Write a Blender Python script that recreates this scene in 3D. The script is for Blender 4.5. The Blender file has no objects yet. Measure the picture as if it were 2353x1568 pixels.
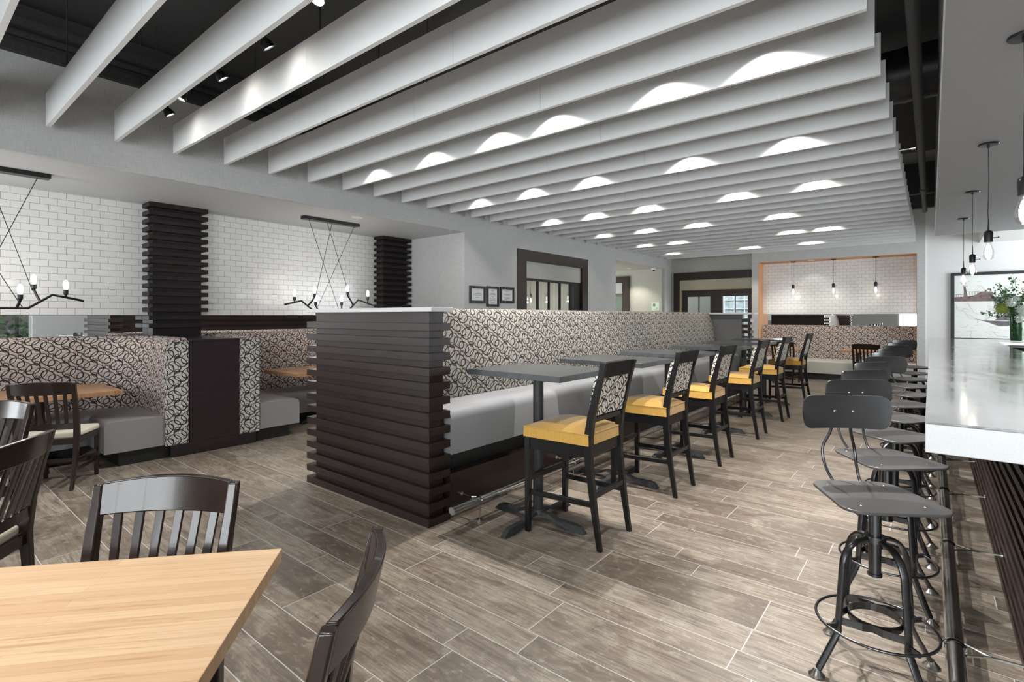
import bpy, bmesh, math, random
from mathutils import Vector, Matrix
random.seed(7)
PI = math.pi
sc = bpy.context.scene
# ---------------------------------------------------------------- camera
W_, H_ = 2353, 1568
FPX = 1184.6; HOR = 726.5; EYE = 1.5
cam_d = bpy.data.cameras.new('camera'); cam = bpy.data.objects.new('camera', cam_d)
sc.collection.objects.link(cam); sc.camera = cam
cam_d.sensor_width = 36.0; cam_d.lens = 36.0 * FPX / W_
cam_d.shift_x = 0.0
cam_d.shift_y = -(H_ / 2 - HOR) / W_
cam_d.clip_start = 0.05; cam_d.clip_end = 100
YAW = math.atan(963.5 / FPX)
cam.location = (0, 0, EYE); cam.rotation_euler = (PI / 2, 0, YAW)
# ---------------------------------------------------------------- world, exposure, large lights
w = bpy.data.worlds.new('world'); sc.world = w; w.use_nodes = True
bg = w.node_tree.nodes['Background']; bg.inputs[0].default_value = (0.80, 0.90, 1.0, 1); bg.inputs[1].default_value = 2.0
vs = sc.view_settings
vs.view_transform = 'Standard'; vs.look = 'None'; vs.exposure = 0.70; vs.gamma = 1.0; vs.use_curve_mapping = False
COL = sc.collection

def area_light(name, loc, rot, sx, sy, power, color=(1, 1, 1)):
    l = bpy.data.lights.new(name, 'AREA'); l.shape = 'RECTANGLE'; l.size = sx; l.size_y = sy
    l.energy = power; l.color = color
    o = bpy.data.objects.new(name, l); o.location = loc; o.rotation_euler = rot; COL.objects.link(o)
    return o
# daylight through the front window; front-left and bar-end lights are added fill
area_light('daylight_front', (1.15, -3.72, 1.75), (PI / 2, 0, 0), 4.8, 2.5, 290, (0.985, 0.99, 1.0))
area_light('fill_front_left', (-6.6, -3.72, 1.75), (PI / 2, 0, 0), 1.3, 2.4, 120, (0.985, 0.99, 1.0))  # added with its window to brighten the bulkhead and booths
area_light('fill_bar_end', (4.42, 12.3, 1.9), (PI / 2, 0, PI / 2), 3.6, 2.0, 190, (0.98, 0.99, 1.0))  # added with its window to light the white picture wall

# ---------------------------------------------------------------- helpers
def link(o, parent=None):
    COL.objects.link(o)
    if parent is not None: o.parent = parent
    return o

def smooth_pts(P, k=4):
    P = [Vector(p) for p in P]; out = []
    for i in range(len(P) - 1):
        a = P[max(0, i - 1)]; b = P[i]; c = P[i + 1]; d = P[min(len(P) - 1, i + 2)]
        for j in range(k):
            t = j / k; out.append(.5 * ((2 * b) + (c - a) * t + (2 * a - 5 * b + 4 * c - d) * t * t + (3 * b - a - 3 * c + d) * t ** 3))
    return out + [P[-1]]

class MB:
    def __init__(s): s.v = []; s.f = []; s.uv = {}
    def quad(s, a, b, c, d):
        n = len(s.v); s.v += [tuple(a), tuple(b), tuple(c), tuple(d)]; s.f.append((n, n + 1, n + 2, n + 3)); return s
    def box(s, x0, x1, y0, y1, z0, z1):
        n = len(s.v)
        s.v += [(x0, y0, z0), (x1, y0, z0), (x1, y1, z0), (x0, y1, z0), (x0, y0, z1), (x1, y0, z1), (x1, y1, z1), (x0, y1, z1)]
        for q in ((0, 3, 2, 1), (4, 5, 6, 7), (0, 1, 5, 4), (1, 2, 6, 5), (2, 3, 7, 6), (3, 0, 4, 7)):
            s.f.append(tuple(n + i for i in q))
        return s
    def bar(s, p0, p1, w, d, up=(0, 0, 1), w1=None, d1=None):
        """rectangular bar from p0 to p1; w across, d along 'up'-ish"""
        p0 = Vector(p0); p1 = Vector(p1); ax = (p1 - p0).normalized(); up = Vector(up)
        if abs(ax.dot(up)) > 0.99: up = Vector((0, 1, 0))
        sd = ax.cross(up).normalized(); u = sd.cross(ax).normalized()
        w1 = w if w1 is None else w1; d1 = d if d1 is None else d1
        n = len(s.v)
        for p, ww, dd in ((p0, w, d), (p1, w1, d1)):
            for a, b in ((-1, -1), (1, -1), (1, 1), (-1, 1)):
                s.v.append(tuple(p + sd * a * ww / 2 + u * b * dd / 2))
        for q in ((3, 2, 1, 0), (4, 5, 6, 7), (0, 1, 5, 4), (1, 2, 6, 5), (2, 3, 7, 6), (3, 0, 4, 7)):
            s.f.append(tuple(n + i for i in q))
        return s
    def tube(s, pts, r, n=10, closed=False, caps=True, rs=None, flat=None, up0=None):
        pts = [Vector(p) for p in pts]; m = len(pts); base = len(s.v); up = Vector(up0) if up0 else None
        for i, p in enumerate(pts):
            if closed: t = pts[(i + 1) % m] - pts[i - 1]
            elif i == 0: t = pts[1] - p
            elif i == m - 1: t = p - pts[i - 1]
            else: t = (pts[i + 1] - p).normalized() + (p - pts[i - 1]).normalized()
            t.normalize()
            if up is None: up = Vector((0, 0, 1)) if abs(t.z) < 0.9 else Vector((1, 0, 0))
            sd = t.cross(up)
            if sd.length < 1e-5: sd = t.cross(Vector((0, 1, 0.1)))
            sd.normalize(); u = sd.cross(t).normalized()
            up = u if up0 is None else Vector(up0)
            rr = rs[i] if rs else r
            for k in range(n):
                a = 2 * PI * (k + .5) / n
                ka, kb = (1, 1) if flat is None else flat
                s.v.append(tuple(p + sd * math.cos(a) * rr * ka + u * math.sin(a) * rr * kb))
        for i in range(m if closed else m - 1):
            j = (i + 1) % m
            for k in range(n):
                l = (k + 1) % n
                s.f.append((base + i * n + k, base + i * n + l, base + j * n + l, base + j * n + k))
        if caps and not closed:
            s.f.append(tuple(base + k for k in range(n))[::-1]); s.f.append(tuple(base + (m - 1) * n + k for k in range(n)))
        return s
    def loft(s, secs):
        """secs: (x, y, z, w, d) horizontal rectangular slices joined in one skin"""
        b = len(s.v)
        for x, y, z, w, d in secs:
            for i, j in ((-1, -1), (1, -1), (1, 1), (-1, 1)): s.v.append((x + i * w / 2, y + j * d / 2, z))
        for k in range(len(secs) - 1):
            for q in range(4):
                r = (q + 1) % 4; s.f.append((b + k * 4 + q, b + k * 4 + r, b + k * 4 + 4 + r, b + k * 4 + 4 + q))
        e = b + (len(secs) - 1) * 4
        s.f.append((b + 3, b + 2, b + 1, b)); s.f.append((e, e + 1, e + 2, e + 3)); return s
    def cyl(s, p0, p1, r0, r1=None, n=20):
        r1 = r0 if r1 is None else r1
        return s.tube([p0, p1], r0, n, rs=[r0, r1])
    def lathe(s, prof, c=(0, 0, 0), n=20, caps=True):
        base = len(s.v); m = len(prof)
        for r, z in prof:
            for k in range(n):
                a = 2 * PI * k / n; s.v.append((c[0] + r * math.cos(a), c[1] + r * math.sin(a), c[2] + z))
        for i in range(m - 1):
            for k in range(n):
                l = (k + 1) % n
                s.f.append((base + i * n + k, base + i * n + l, base + (i + 1) * n + l, base + (i + 1) * n + k))
        if caps:
            s.f.append(tuple(base + k for k in range(n))[::-1]); s.f.append(tuple(base + (m - 1) * n + k for k in range(n)))
        return s
    def prism(s, poly, z0, z1, m=None):
        """poly in xy (ccw), extruded z; optional matrix"""
        n = len(poly); b = len(s.v)
        vs_ = [Vector((x, y, z0)) for x, y in poly] + [Vector((x, y, z1)) for x, y in poly]
        if m is not None: vs_ = [m @ v for v in vs_]
        s.v += [tuple(v) for v in vs_]
        s.f.append(tuple(b + i for i in range(n))[::-1]); s.f.append(tuple(b + n + i for i in range(n)))
        for i in range(n):
            j = (i + 1) % n; s.f.append((b + i, b + j, b + n + j, b + n + i))
        return s
    def sweep(s, path, prof, closed_prof=True, u0=0.0):
        """path: 2D points; prof: (d,z), d measured to the LEFT of the path. uv recorded."""
        m = len(path); P = [Vector((p[0], p[1])) for p in path]; b = len(s.v); n = len(prof)
        us = [u0]
        for i in range(1, m): us.append(us[-1] + (P[i] - P[i - 1]).length)
        vl = [0.0]
        for i in range(1, n): vl.append(vl[-1] + math.hypot(prof[i][0] - prof[i - 1][0], prof[i][1] - prof[i - 1][1]))
        tot = vl[-1] + math.hypot(prof[0][0] - prof[-1][0], prof[0][1] - prof[-1][1])
        for i in range(m):
            if i == 0: t = (P[1] - P[0]).normalized(); k = 1
            elif i == m - 1: t = (P[i] - P[i - 1]).normalized(); k = 1
            else:
                a = (P[i] - P[i - 1]).normalized(); c = (P[i + 1] - P[i]).normalized(); t = (a + c).normalized()
                k = 1 / max(0.3, t.dot(a))
            nn = Vector((-t.y, t.x)) * k
            for d, z in prof:
                q = P[i] + nn * d; s.v.append((q.x, q.y, z))
        for i in range(m - 1):
            for k in range(n if closed_prof else n - 1):
                l = (k + 1) % n
                s.f.append((b + i * n + k, b + (i + 1) * n + k, b + (i + 1) * n + l, b + i * n + l))
                v1 = vl[l] if l else tot
                s.uv[len(s.f) - 1] = [(us[i], vl[k]), (us[i + 1], vl[k]), (us[i + 1], v1), (us[i], v1)]
        if closed_prof:
            for e, rev in ((0, False), (m - 1, True)):
                ids = [b + e * n + k for k in range(n)]
                uvs = [(prof[k][0] + us[e], prof[k][1]) for k in range(n)]
                if rev: ids = ids[::-1]; uvs = uvs[::-1]
                s.f.append(tuple(ids)); s.uv[len(s.f) - 1] = uvs
        return s
    def add(s, o, m=None):
        b = len(s.v); s.v += [tuple(m @ Vector(v)) if m is not None else v for v in o.v]
        for i, f in enumerate(o.f):
            s.f.append(tuple(b + k for k in f))
            if i in o.uv: s.uv[len(s.f) - 1] = o.uv[i]
        return s
    def build(s, name, mat, parent=None, smooth=False, bevel=0, seg=2, sub=0, fix=True, loc=None):
        me = bpy.data.meshes.new(name); me.from_pydata(s.v, [], s.f)
        uvl = me.uv_layers.new(name='UVMap')
        me.update()
        for p in me.polygons:
            q = s.uv.get(p.index)
            ax = max(range(3), key=lambda k: abs(p.normal[k]))
            for j, li in enumerate(p.loop_indices):
                if q: uvl.data[li].uv = q[j]
                else:
                    c = me.vertices[me.loops[li].vertex_index].co
                    uvl.data[li].uv = (c.y, c.z) if ax == 0 else ((c.x, c.z) if ax == 1 else (c.x, c.y))
        if fix:
            bm = bmesh.new(); bm.from_mesh(me); bmesh.ops.recalc_face_normals(bm, faces=bm.faces); bm.to_mesh(me); bm.free()
        if mat is not None: me.materials.append(mat)
        o = bpy.data.objects.new(name, me)
        if bevel:
            md = o.modifiers.new('bevel', 'BEVEL'); md.width = bevel; md.segments = seg; md.limit_method = 'ANGLE'; md.angle_limit = math.radians(35)
            md.harden_normals = False
        if sub:
            md = o.modifiers.new('sub', 'SUBSURF'); md.levels = sub; md.render_levels = sub
        if smooth:
            if smooth is True:
                for p in me.polygons: p.use_smooth = True
            else:
                bm = bmesh.new(); bm.from_mesh(me)
                for f in bm.faces: f.smooth = True
                for e in bm.edges:
                    if len(e.link_faces) == 2 and e.calc_face_angle(0) > smooth: e.smooth = False
                bm.to_mesh(me); bm.free()
        if loc: o.location = loc
        return link(o, parent)

def tag(o, label, cat, group=None, kind=None):
    o['label'] = label; o['category'] = cat
    if group: o['group'] = group
    if kind: o['kind'] = kind
    return o
def thing(name, label, cat, loc=(0, 0, 0), rz=0, group=None):
    o = bpy.data.objects.new(name, None); o.empty_display_size = 0.1; link(o)
    o.location = loc; o.rotation_euler = (0, 0, rz); return tag(o, label, cat, group)
def struct(name, mb, mat, parent=None, **k):
    o = mb.build(name, mat, parent, **k)
    if parent is None: o['kind'] = 'structure'
    return o
def dup(root, loc, rz, label, group=None, keep=None):
    r = root.copy(); COL.objects.link(r); r.location = loc; r.rotation_euler = (0, 0, rz)
    r['label'] = label
    if group: r['group'] = group
    kids = []
    for ch in list(root.children):
        c = ch.copy(); COL.objects.link(c); c.parent = r; kids.append(c)
        for g in list(ch.children):
            d = g.copy(); COL.objects.link(d); d.parent = c
    return r
ORD = ['', 'first', 'second', 'third', 'fourth', 'fifth', 'sixth', 'seventh', 'eighth', 'ninth', 'tenth', 'eleventh', 'twelfth', 'thirteenth', 'fourteenth',
       'fifteenth', 'sixteenth', 'seventeenth', 'eighteenth', 'nineteenth', 'twentieth', 'twenty-first', 'twenty-second', 'twenty-third', 'twenty-fourth',
       'twenty-fifth', 'twenty-sixth', 'twenty-seventh', 'twenty-eighth', 'twenty-ninth', 'thirtieth']

# ---------------------------------------------------------------- materials
class NT:
    def __init__(s, name):
        s.m = bpy.data.materials.new(name); s.m.use_nodes = True; s.t = s.m.node_tree; s.b = s.t.nodes['Principled BSDF']; s.out = s.t.nodes['Material Output']
    def n(s, ty, **k):
        o = s.t.nodes.new(ty)
        for a, b in k.items(): setattr(o, a, b)
        return o
    def l(s, a, b): s.t.links.new(a, b)
    def math(s, op, a, b=None, c=None):
        o = s.n('ShaderNodeMath', operation=op)
        for i, x in enumerate((a, b, c)):
            if x is None: continue
            if isinstance(x, (int, float)): o.inputs[i].default_value = x
            else: s.l(x, o.inputs[i])
        return o.outputs[0]
    def vmath(s, op, a, b=None):
        o = s.n('ShaderNodeVectorMath', operation=op)
        for i, x in enumerate((a, b)):
            if x is None: continue
            if isinstance(x, tuple): o.inputs[i].default_value = x
            else: s.l(x, o.inputs[i])
        return o.outputs[1] if op == 'LENGTH' else o.outputs[0]
    def coord(s, kind='Object', scale=(1, 1, 1), loc=(0, 0, 0), rot=(0, 0, 0)):
        tc = s.n('ShaderNodeTexCoord'); mp = s.n('ShaderNodeMapping'); s.l(tc.outputs[kind], mp.inputs[0])
        mp.inputs['Scale'].default_value = scale; mp.inputs['Location'].default_value = loc; mp.inputs['Rotation'].default_value = rot
        return mp.outputs[0]
    def noise(s, vec, scale=5, detail=4, rough=.55, dist=0.0):
        o = s.n('ShaderNodeTexNoise'); s.l(vec, o.inputs['Vector']); o.inputs['Scale'].default_value = scale
        o.inputs['Detail'].default_value = detail; o.inputs['Roughness'].default_value = rough; o.inputs['Distortion'].default_value = dist
        return o.outputs['Fac']
    def ramp(s, fac, stops):
        r = s.n('ShaderNodeValToRGB'); s.l(fac, r.inputs[0]); e = r.color_ramp.elements
        while len(e) < len(stops): e.new(0.5)
        for i, (p, c) in enumerate(stops):
            e[i].position = p; e[i].color = (c[0], c[1], c[2], 1) if not isinstance(c, (int, float)) else (c, c, c, 1)
        return r.outputs[0]
    def mix(s, fac, a, b, mode='MIX'):
        o = s.n('ShaderNodeMix', data_type='RGBA', blend_type=mode)
        for i, x in ((0, fac), (6, a), (7, b)):
            if isinstance(x, (int, float)): o.inputs[i].default_value = x
            elif isinstance(x, tuple): o.inputs[i].default_value = (*x, 1)
            else: s.l(x, o.inputs[i])
        return o.outputs[2]
    def bump(s, h, strength=.2, dist=.002):
        o = s.n('ShaderNodeBump'); s.l(h, o.inputs['Height']); o.inputs['Strength'].default_value = strength; o.inputs['Distance'].default_value = dist
        s.l(o.outputs[0], s.b.inputs['Normal'])
    def set(s, col=None, rough=None, metal=None, spec=None, coat=None):
        for k, v in (('Base Color', col), ('Roughness', rough), ('Metallic', metal), ('Specular IOR Level', spec), ('Coat Weight', coat)):
            if v is None: continue
            if isinstance(v, tuple): s.b.inputs[k].default_value = (*v, 1)
            elif isinstance(v, (int, float)): s.b.inputs[k].default_value = v
            else: s.l(v, s.b.inputs[k])
        return s

def plain(name, col, rough=.5, metal=0, var=.06, scale=30, spec=None, coat=None):
    n = NT(name); f = n.noise(n.coord(), scale, 3)
    c = n.ramp(f, [(.3, tuple(x * (1 - var) for x in col)), (.7, tuple(min(1, x * (1 + var)) for x in col))])
    n.set(c, rough, metal, spec, coat); return n.m
def wood(name, dark, light, axis=0, rough=.35, scale=1.0, coat=None, spec=.5):
    n = NT(name); sc_ = [14 * scale] * 3; sc_[axis] = 1.0 * scale
    v = n.coord(scale=tuple(sc_)); f = n.noise(v, 2.2, 6, .65, .6); f2 = n.noise(n.coord(scale=tuple(x * 5 for x in sc_)), 2, 3)
    c = n.ramp(f, [(.3, dark), (.72, light)]); c = n.mix(.35, c, n.ramp(f2, [(.35, dark), (.7, light)]))
    n.set(c, rough, spec=spec, coat=coat); n.bump(f2, .06, .001); return n.m
def linen(name, col):
    n = NT(name)
    a = n.noise(n.coord(scale=(260, 260, 9)), 1, 2); b = n.noise(n.coord(scale=(9, 9, 260)), 1, 2); g = n.noise(n.coord(), 1.2, 2)
    f = n.math('ADD', n.math('MULTIPLY', a, .5), n.math('MULTIPLY', b, .5))
    c = n.ramp(f, [(.35, tuple(x * .84 for x in col)), (.65, tuple(x * 1.12 for x in col))])
    n.set(c, .8, spec=.25); n.bump(f, .12, .0015); return n.m
def tile(name, axes, top, w=.1524, h=.0762, col=(.80, .80, .795), off=0.0):
    """subway tile; axes: which object coords give (u,v); 'top' = z of a joint"""
    n = NT(name); tc = n.n('ShaderNodeTexCoord'); sp = n.n('ShaderNodeSeparateXYZ'); n.l(tc.outputs['Object'], sp.inputs[0])
    cb = n.n('ShaderNodeCombineXYZ'); n.l(n.math('ADD', sp.outputs[axes[0]], off), cb.inputs[0]); n.l(n.math('SUBTRACT', sp.outputs[axes[1]], top), cb.inputs[1])
    br = n.n('ShaderNodeTexBrick'); n.l(cb.outputs[0], br.inputs['Vector']); br.offset = .5
    br.inputs['Scale'].default_value = 1; br.inputs['Brick Width'].default_value = w; br.inputs['Row Height'].default_value = h
    br.inputs['Mortar Size'].default_value = .0019; br.inputs['Mortar Smooth'].default_value = .2; br.inputs['Bias'].default_value = -.2
    br.inputs['Color1'].default_value = (*col, 1); br.inputs['Color2'].default_value = (*[x * .95 for x in col], 1); br.inputs['Mortar'].default_value = (.20, .20, .20, 1)
    n.set(br.outputs['Color'], n.ramp(br.outputs['Fac'], [(0, .16), (1, .8)]), spec=.5)
    n.bump(n.math('SUBTRACT', 1.0, br.outputs['Fac']), .35, .0015); return n.m
def fabric(name, k=1.0, base=(.36, .345, .32), gold=(.20, .13, .055), sx=1.0, lw=.0046):
    """interlocking loops, drawn in UV metres; the repeat is .24 x .155 m"""
    n = NT(name); tc = n.n('ShaderNodeTexCoord')
    P = .24 * k * sx; Q = .155 * k
    wob = n.n('ShaderNodeTexNoise'); n.l(tc.outputs['UV'], wob.inputs['Vector']); wob.inputs['Scale'].default_value = 9 / k
    uv = n.vmath('ADD', tc.outputs['UV'], n.vmath('MULTIPLY', n.vmath('SUBTRACT', wob.outputs['Color'], (.5, .5, .5)), (.018 * k, .018 * k, 0)))
    uv = n.vmath('MULTIPLY', uv, (1 / P, 1 / Q, 0))
    def layer(ox, oy, R, wd, ex=1.0, rot=0.0):
        v = n.vmath('ADD', uv, (ox + 50, oy + 50, 0))
        v = n.vmath('FRACTION', v); v = n.vmath('SUBTRACT', v, (.5, .5, 0)); v = n.vmath('MULTIPLY', v, (P / sx, Q, 0))
        rt = n.n('ShaderNodeVectorRotate', rotation_type='Z_AXIS'); n.l(v, rt.inputs['Vector']); rt.inputs['Angle'].default_value = rot
        v = n.vmath('MULTIPLY', rt.outputs[0], (ex, 1, 0))
        d = n.vmath('LENGTH', v); d = n.math('ABSOLUTE', n.math('SUBTRACT', d, R * k))
        return n.math('LESS_THAN', d, wd * k)
    B = [(0, 0, .047, lw, .74, .6), (.23, .28, .047, lw * .8, .74, .6), (.50, .5, .047, lw, .78, -.6), (.73, .78, .047, lw * .8, .78, -.6), (.14, .62, .022, lw * .8, 1, 0), (.62, .10, .022, lw * .8, 1, 0)]
    G = [(.12, .2, .044, lw * .45, .8, -.4), (.60, .70, .044, lw * .45, .85, .6), (.35, .9, .038, lw * .4, 1, 0), (.88, .4, .040, lw * .4, .8, 0)]
    def mx(L):
        r = layer(*L[0])
        for q in L[1:]: r = n.math('MAXIMUM', r, layer(*q))
        return r
    nz = n.noise(n.coord(), 160, 2)
    b0 = n.ramp(nz, [(.3, tuple(x * .92 for x in base)), (.7, tuple(x * 1.05 for x in base))])
    c = n.mix(mx(G), b0, gold); c = n.mix(mx(B), c, (.022, .018, .016))
    n.set(c, .75, spec=.25); n.bump(nz, .1, .001); return n.m
def emit(name, col, s):
    n = NT(name); n.set((.9, .9, .9), .3); n.b.inputs['Emission Color'].default_value = (*col, 1); n.b.inputs['Emission Strength'].default_value = s; return n.m
def glass(name, col=(.95, .97, .97), mixf=.12, rough=.02):
    n = NT(name); tr = n.n('ShaderNodeBsdfTransparent'); gl = n.n('ShaderNodeBsdfGlossy'); mx = n.n('ShaderNodeMixShader')
    tr.inputs[0].default_value = (*col, 1); gl.inputs['Roughness'].default_value = rough; mx.inputs[0].default_value = mixf
    gl.inputs[0].default_value = (.9, .9, .9, 1)
    n.l(tr.outputs[0], mx.inputs[1]); n.l(gl.outputs[0], mx.inputs[2]); n.l(mx.outputs[0], n.out.inputs[0]); return n.m

M = {}
M['linen'] = linen('linen_wallpaper', (.56, .565, .565))
M['linen_far'] = linen('linen_wallpaper_green_grey', (.47, .475, .44))
M['linen_dark'] = linen('linen_panel_dark', (.13, .13, .135))
M['white_wall'] = plain('white_paint', (.80, .80, .80), .6, var=.01, scale=3)
M['soffit'] = plain('soffit_paint', (.55, .565, .58), .6, var=.03, scale=60)
M['bar_soffit'] = plain('bar_soffit_paint', (.30, .30, .305), .65, var=.05, scale=90)
M['baffle'] = plain('baffle_paint', (.78, .79, .80), .55, var=.02, scale=2)
M['dark_ceiling'] = plain('ceiling_black', (.040, .040, .041), .8, var=.25, scale=60)
M['deck'] = plain('metal_deck', (.22, .22, .22), .6, var=.1, scale=20)
M['tile_left'] = tile('tile_subway_left', (1, 2), 2.884, off=.03)
M['tile_far'] = tile('tile_subway_far', (0, 2), 2.88)
M['orange'] = plain('orange_paint', (.62, .33, .17), .7, var=.03)
M['dwood'] = wood('espresso_wood', (.013, .0068, .0062), (.030, .0145, .0115), 0, .38)
M['dwood_y'] = wood('espresso_wood_y', (.013, .0068, .0062), (.030, .0145, .0115), 1, .38)
M['dwood_z'] = wood('espresso_wood_z', (.013, .0068, .0062), (.030, .0145, .0115), 2, .35)
M['column'] = wood('column_wood', (.008, .006, .006), (.024, .017, .016), 1, .5, spec=.3)
M['panel'] = wood('aubergine_wood_panel', (.016, .010, .013), (.034, .023, .028), 1, .35, scale=1.6)
M['chair'] = wood('chair_wood', (.008, .004, .003), (.026, .013, .009), 2, .24, coat=.12)
M['black_wood'] = wood('black_lacquer_wood', (.005, .0045, .005), (.010, .009, .010), 2, .3, spec=.35)
M['black_metal'] = plain('black_metal', (.018, .018, .019), .38, .4, var=.2)
M['black_paint'] = plain('black_matte', (.012, .012, .013), .5, 0, var=.2)
M['iron'] = plain('cast_iron', (.035, .036, .037), .55, .3, var=.3, scale=90)
M['stool_back'] = plain('satin_black_back', (.036, .035, .036), .30, .35, var=.06, scale=14)
M['stool'] = plain('satin_black_steel', (.085, .083, .082), .36, .2, var=.06, scale=14)
M['gun'] = plain('gunmetal', (.10, .10, .105), .26, .9, var=.2, scale=8)
M['chrome'] = plain('brushed_steel', (.62, .61, .59), .22, 1, var=.08)
M['kick'] = plain('black_kick', (.014, .015, .014), .45, var=.2)
M['vinyl'] = plain('grey_vinyl', (.30, .295, .295), .45, var=.03, scale=200, spec=.4)
M['vinyl_light'] = plain('light_grey_vinyl', (.255, .255, .26), .48, var=.03, scale=200, spec=.4)
M['vinyl_cream'] = plain('pale_grey_vinyl', (.52, .51, .48), .45, var=.02)
M['cream'] = plain('cream_vinyl', (.62, .58, .46), .45, var=.03)
M['fabric'] = fabric('ring_fabric')
M['fabric_booth'] = fabric('ring_fabric_booth', 1.0, (.58, .505, .48), (.34, .19, .08))
M['fabric_end'] = fabric('ring_fabric_end', 1.0, (.62, .61, .59), (.34, .23, .12))
M['fabric_chair'] = fabric('ring_fabric_chair', .9, (.72, .70, .66), (.60, .42, .12), sx=.8, lw=.0050)
n_ = NT('mustard_velvet'); f_ = n_.noise(n_.coord(scale=(300, 300, 8)), 1, 2)
n_.set(n_.ramp(f_, [(.3, (.47, .26, .05)), (.7, (.58, .34, .08))]), .75, spec=.2); n_.b.inputs['Sheen Weight'].default_value = .3; M['mustard'] = n_.m
# zinc counter
n_ = NT('zinc_counter'); v_ = n_.coord(scale=(1, .35, 1)); f_ = n_.noise(v_, 9, 5, .6, .4); g_ = n_.noise(n_.coord(), 260, 2)
n_.set(n_.ramp(f_, [(.3, (.45, .45, .46)), (.7, (.67, .67, .67))]), n_.ramp(f_, [(.3, .07), (.75, .19)]), .8); n_.bump(n_.noise(n_.coord(), 3.0, 2), .05, .01); M['zinc'] = n_.m
M['zinc_rim'] = plain('zinc_rim', (.60, .60, .60), .5, .3, var=.05, scale=180)
n_ = NT('slate_laminate'); f_ = n_.noise(n_.coord(scale=(2, 1, 1)), 3, 4, .55, .5)
n_.set(n_.ramp(f_, [(.3, (.036, .040, .043)), (.7, (.052, .057, .060))]), .2); M['slate'] = n_.m
M['slate_edge'] = plain('slate_edge', (.058, .062, .067), .4, var=.25, scale=14)
# butcher block
def butcher(name, c1, c2, dark, rough):
    n = NT(name); v = n.coord(); br = n.n('ShaderNodeTexBrick'); n.l(v, br.inputs['Vector']); br.offset = .37
    br.inputs['Scale'].default_value = 1; br.inputs['Brick Width'].default_value = .85; br.inputs['Row Height'].default_value = .038
    br.inputs['Mortar Size'].default_value = .0003; br.inputs['Color1'].default_value = (*c1, 1); br.inputs['Color2'].default_value = (*c2, 1); br.inputs['Mortar'].default_value = (*dark, 1)
    f = n.noise(n.coord(scale=(2.2, 55, 20)), 1.6, 6, .7, .3); g = n.noise(n.coord(scale=(1.1, 16, 6)), 2.0, 4, .6, .9)
    c = n.mix(n.ramp(f, [(.42, 0), (.75, .32)]), br.outputs['Color'], dark); c = n.mix(n.ramp(g, [(.56, 0), (.70, .6)]), c, dark)
    n.set(c, rough, spec=.45); n.bump(f, .03, .0005); return n.m
M['butcher'] = butcher('butcher_block', (.70, .49, .30), (.60, .385, .215), (.38, .19, .08), .45)
M['butcher_far'] = butcher('butcher_block_worn', (.56, .32, .17), (.44, .23, .11), (.26, .12, .06), .35)
# plank floor
n_ = NT('wood_look_tile'); at = n_.n('ShaderNodeAttribute'); at.attribute_name = 'plank'
sp_ = n_.n('ShaderNodeSeparateColor'); n_.l(at.outputs['Color'], sp_.inputs[0])
ad_ = n_.vmath('ADD', n_.coord(scale=(1, 1, 1)), n_.vmath('MULTIPLY', at.outputs['Color'], (37, 53, 0)))
st_ = n_.vmath('MULTIPLY', ad_, (1.1, 13, 1)); st2_ = n_.vmath('MULTIPLY', ad_, (2.0, 3.2, 1)); st3_ = n_.vmath('MULTIPLY', ad_, (4, 70, 1))
a_ = n_.noise(st_, 2.4, 6, .68, .9); b_ = n_.noise(st2_, 1.6, 5, .62, .8); c_ = n_.noise(st3_, 1.3, 3, .6, .2); e_ = n_.noise(st2_, 7.0, 5, .7, .4)
base_ = n_.ramp(sp_.outputs[0], [(0, (.150, .117, .088)), (.35, (.245, .198, .150)), (.7, (.30, .25, .195)), (1, (.185, .152, .125))])
cc = n_.mix(n_.ramp(a_, [(.34, .85), (.54, 0)]), base_, (.10, .075, .058))
cc = n_.mix(n_.ramp(b_, [(.48, 0), (.66, .55)]), cc, (.40, .35, .28))
cc = n_.mix(n_.ramp(c_, [(.36, .62), (.54, 0)]), cc, (.11, .09, .078))
cc = n_.mix(n_.ramp(e_, [(.55, 0), (.70, .45)]), cc, (.46, .41, .335))
n_.set(cc, n_.ramp(a_, [(.3, .30), (.7, .42)]), spec=.45); n_.bump(c_, .10, .001); M['floor'] = n_.m
M['grout'] = plain('grout', (.50, .485, .46), .8, var=.04)
n_ = NT('mirror_silver'); n_.set((.86, .87, .87), .01, 1.0); M['mirror'] = n_.m
M['glass'] = glass('clear_glass')
M['bulb_glass'] = glass('bulb_glass', (.97, .97, .97), .16)
M['filament'] = emit('filament', (1.0, .93, .82), 5)
M['bulb_hot'] = emit('bulb_glow', (1.0, .96, .90), 8)
M['lens'] = emit('lamp_lens', (1.0, .95, .86), 40)
M['green_glass'] = plain('green_glass_vase', (.012, .06, .018), .06, var=.5, scale=14, spec=.7)
M['leaf'] = plain('leaf', (.06, .16, .05), .5, var=.5, scale=40)
M['bloom'] = plain('bloom', (.62, .68, .62), .7, var=.15, scale=60)
M['hydrangea'] = plain('lime_bloom', (.28, .36, .06), .7, var=.4, scale=80)
M['paper'] = plain('paper', (.75, .76, .78), .6, var=.02)
M['ink'] = plain('ink_grey', (.20, .20, .22), .7, var=.1)
M['white_trim'] = plain('white_trim', (.8, .8, .79), .4, var=.01)

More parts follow.
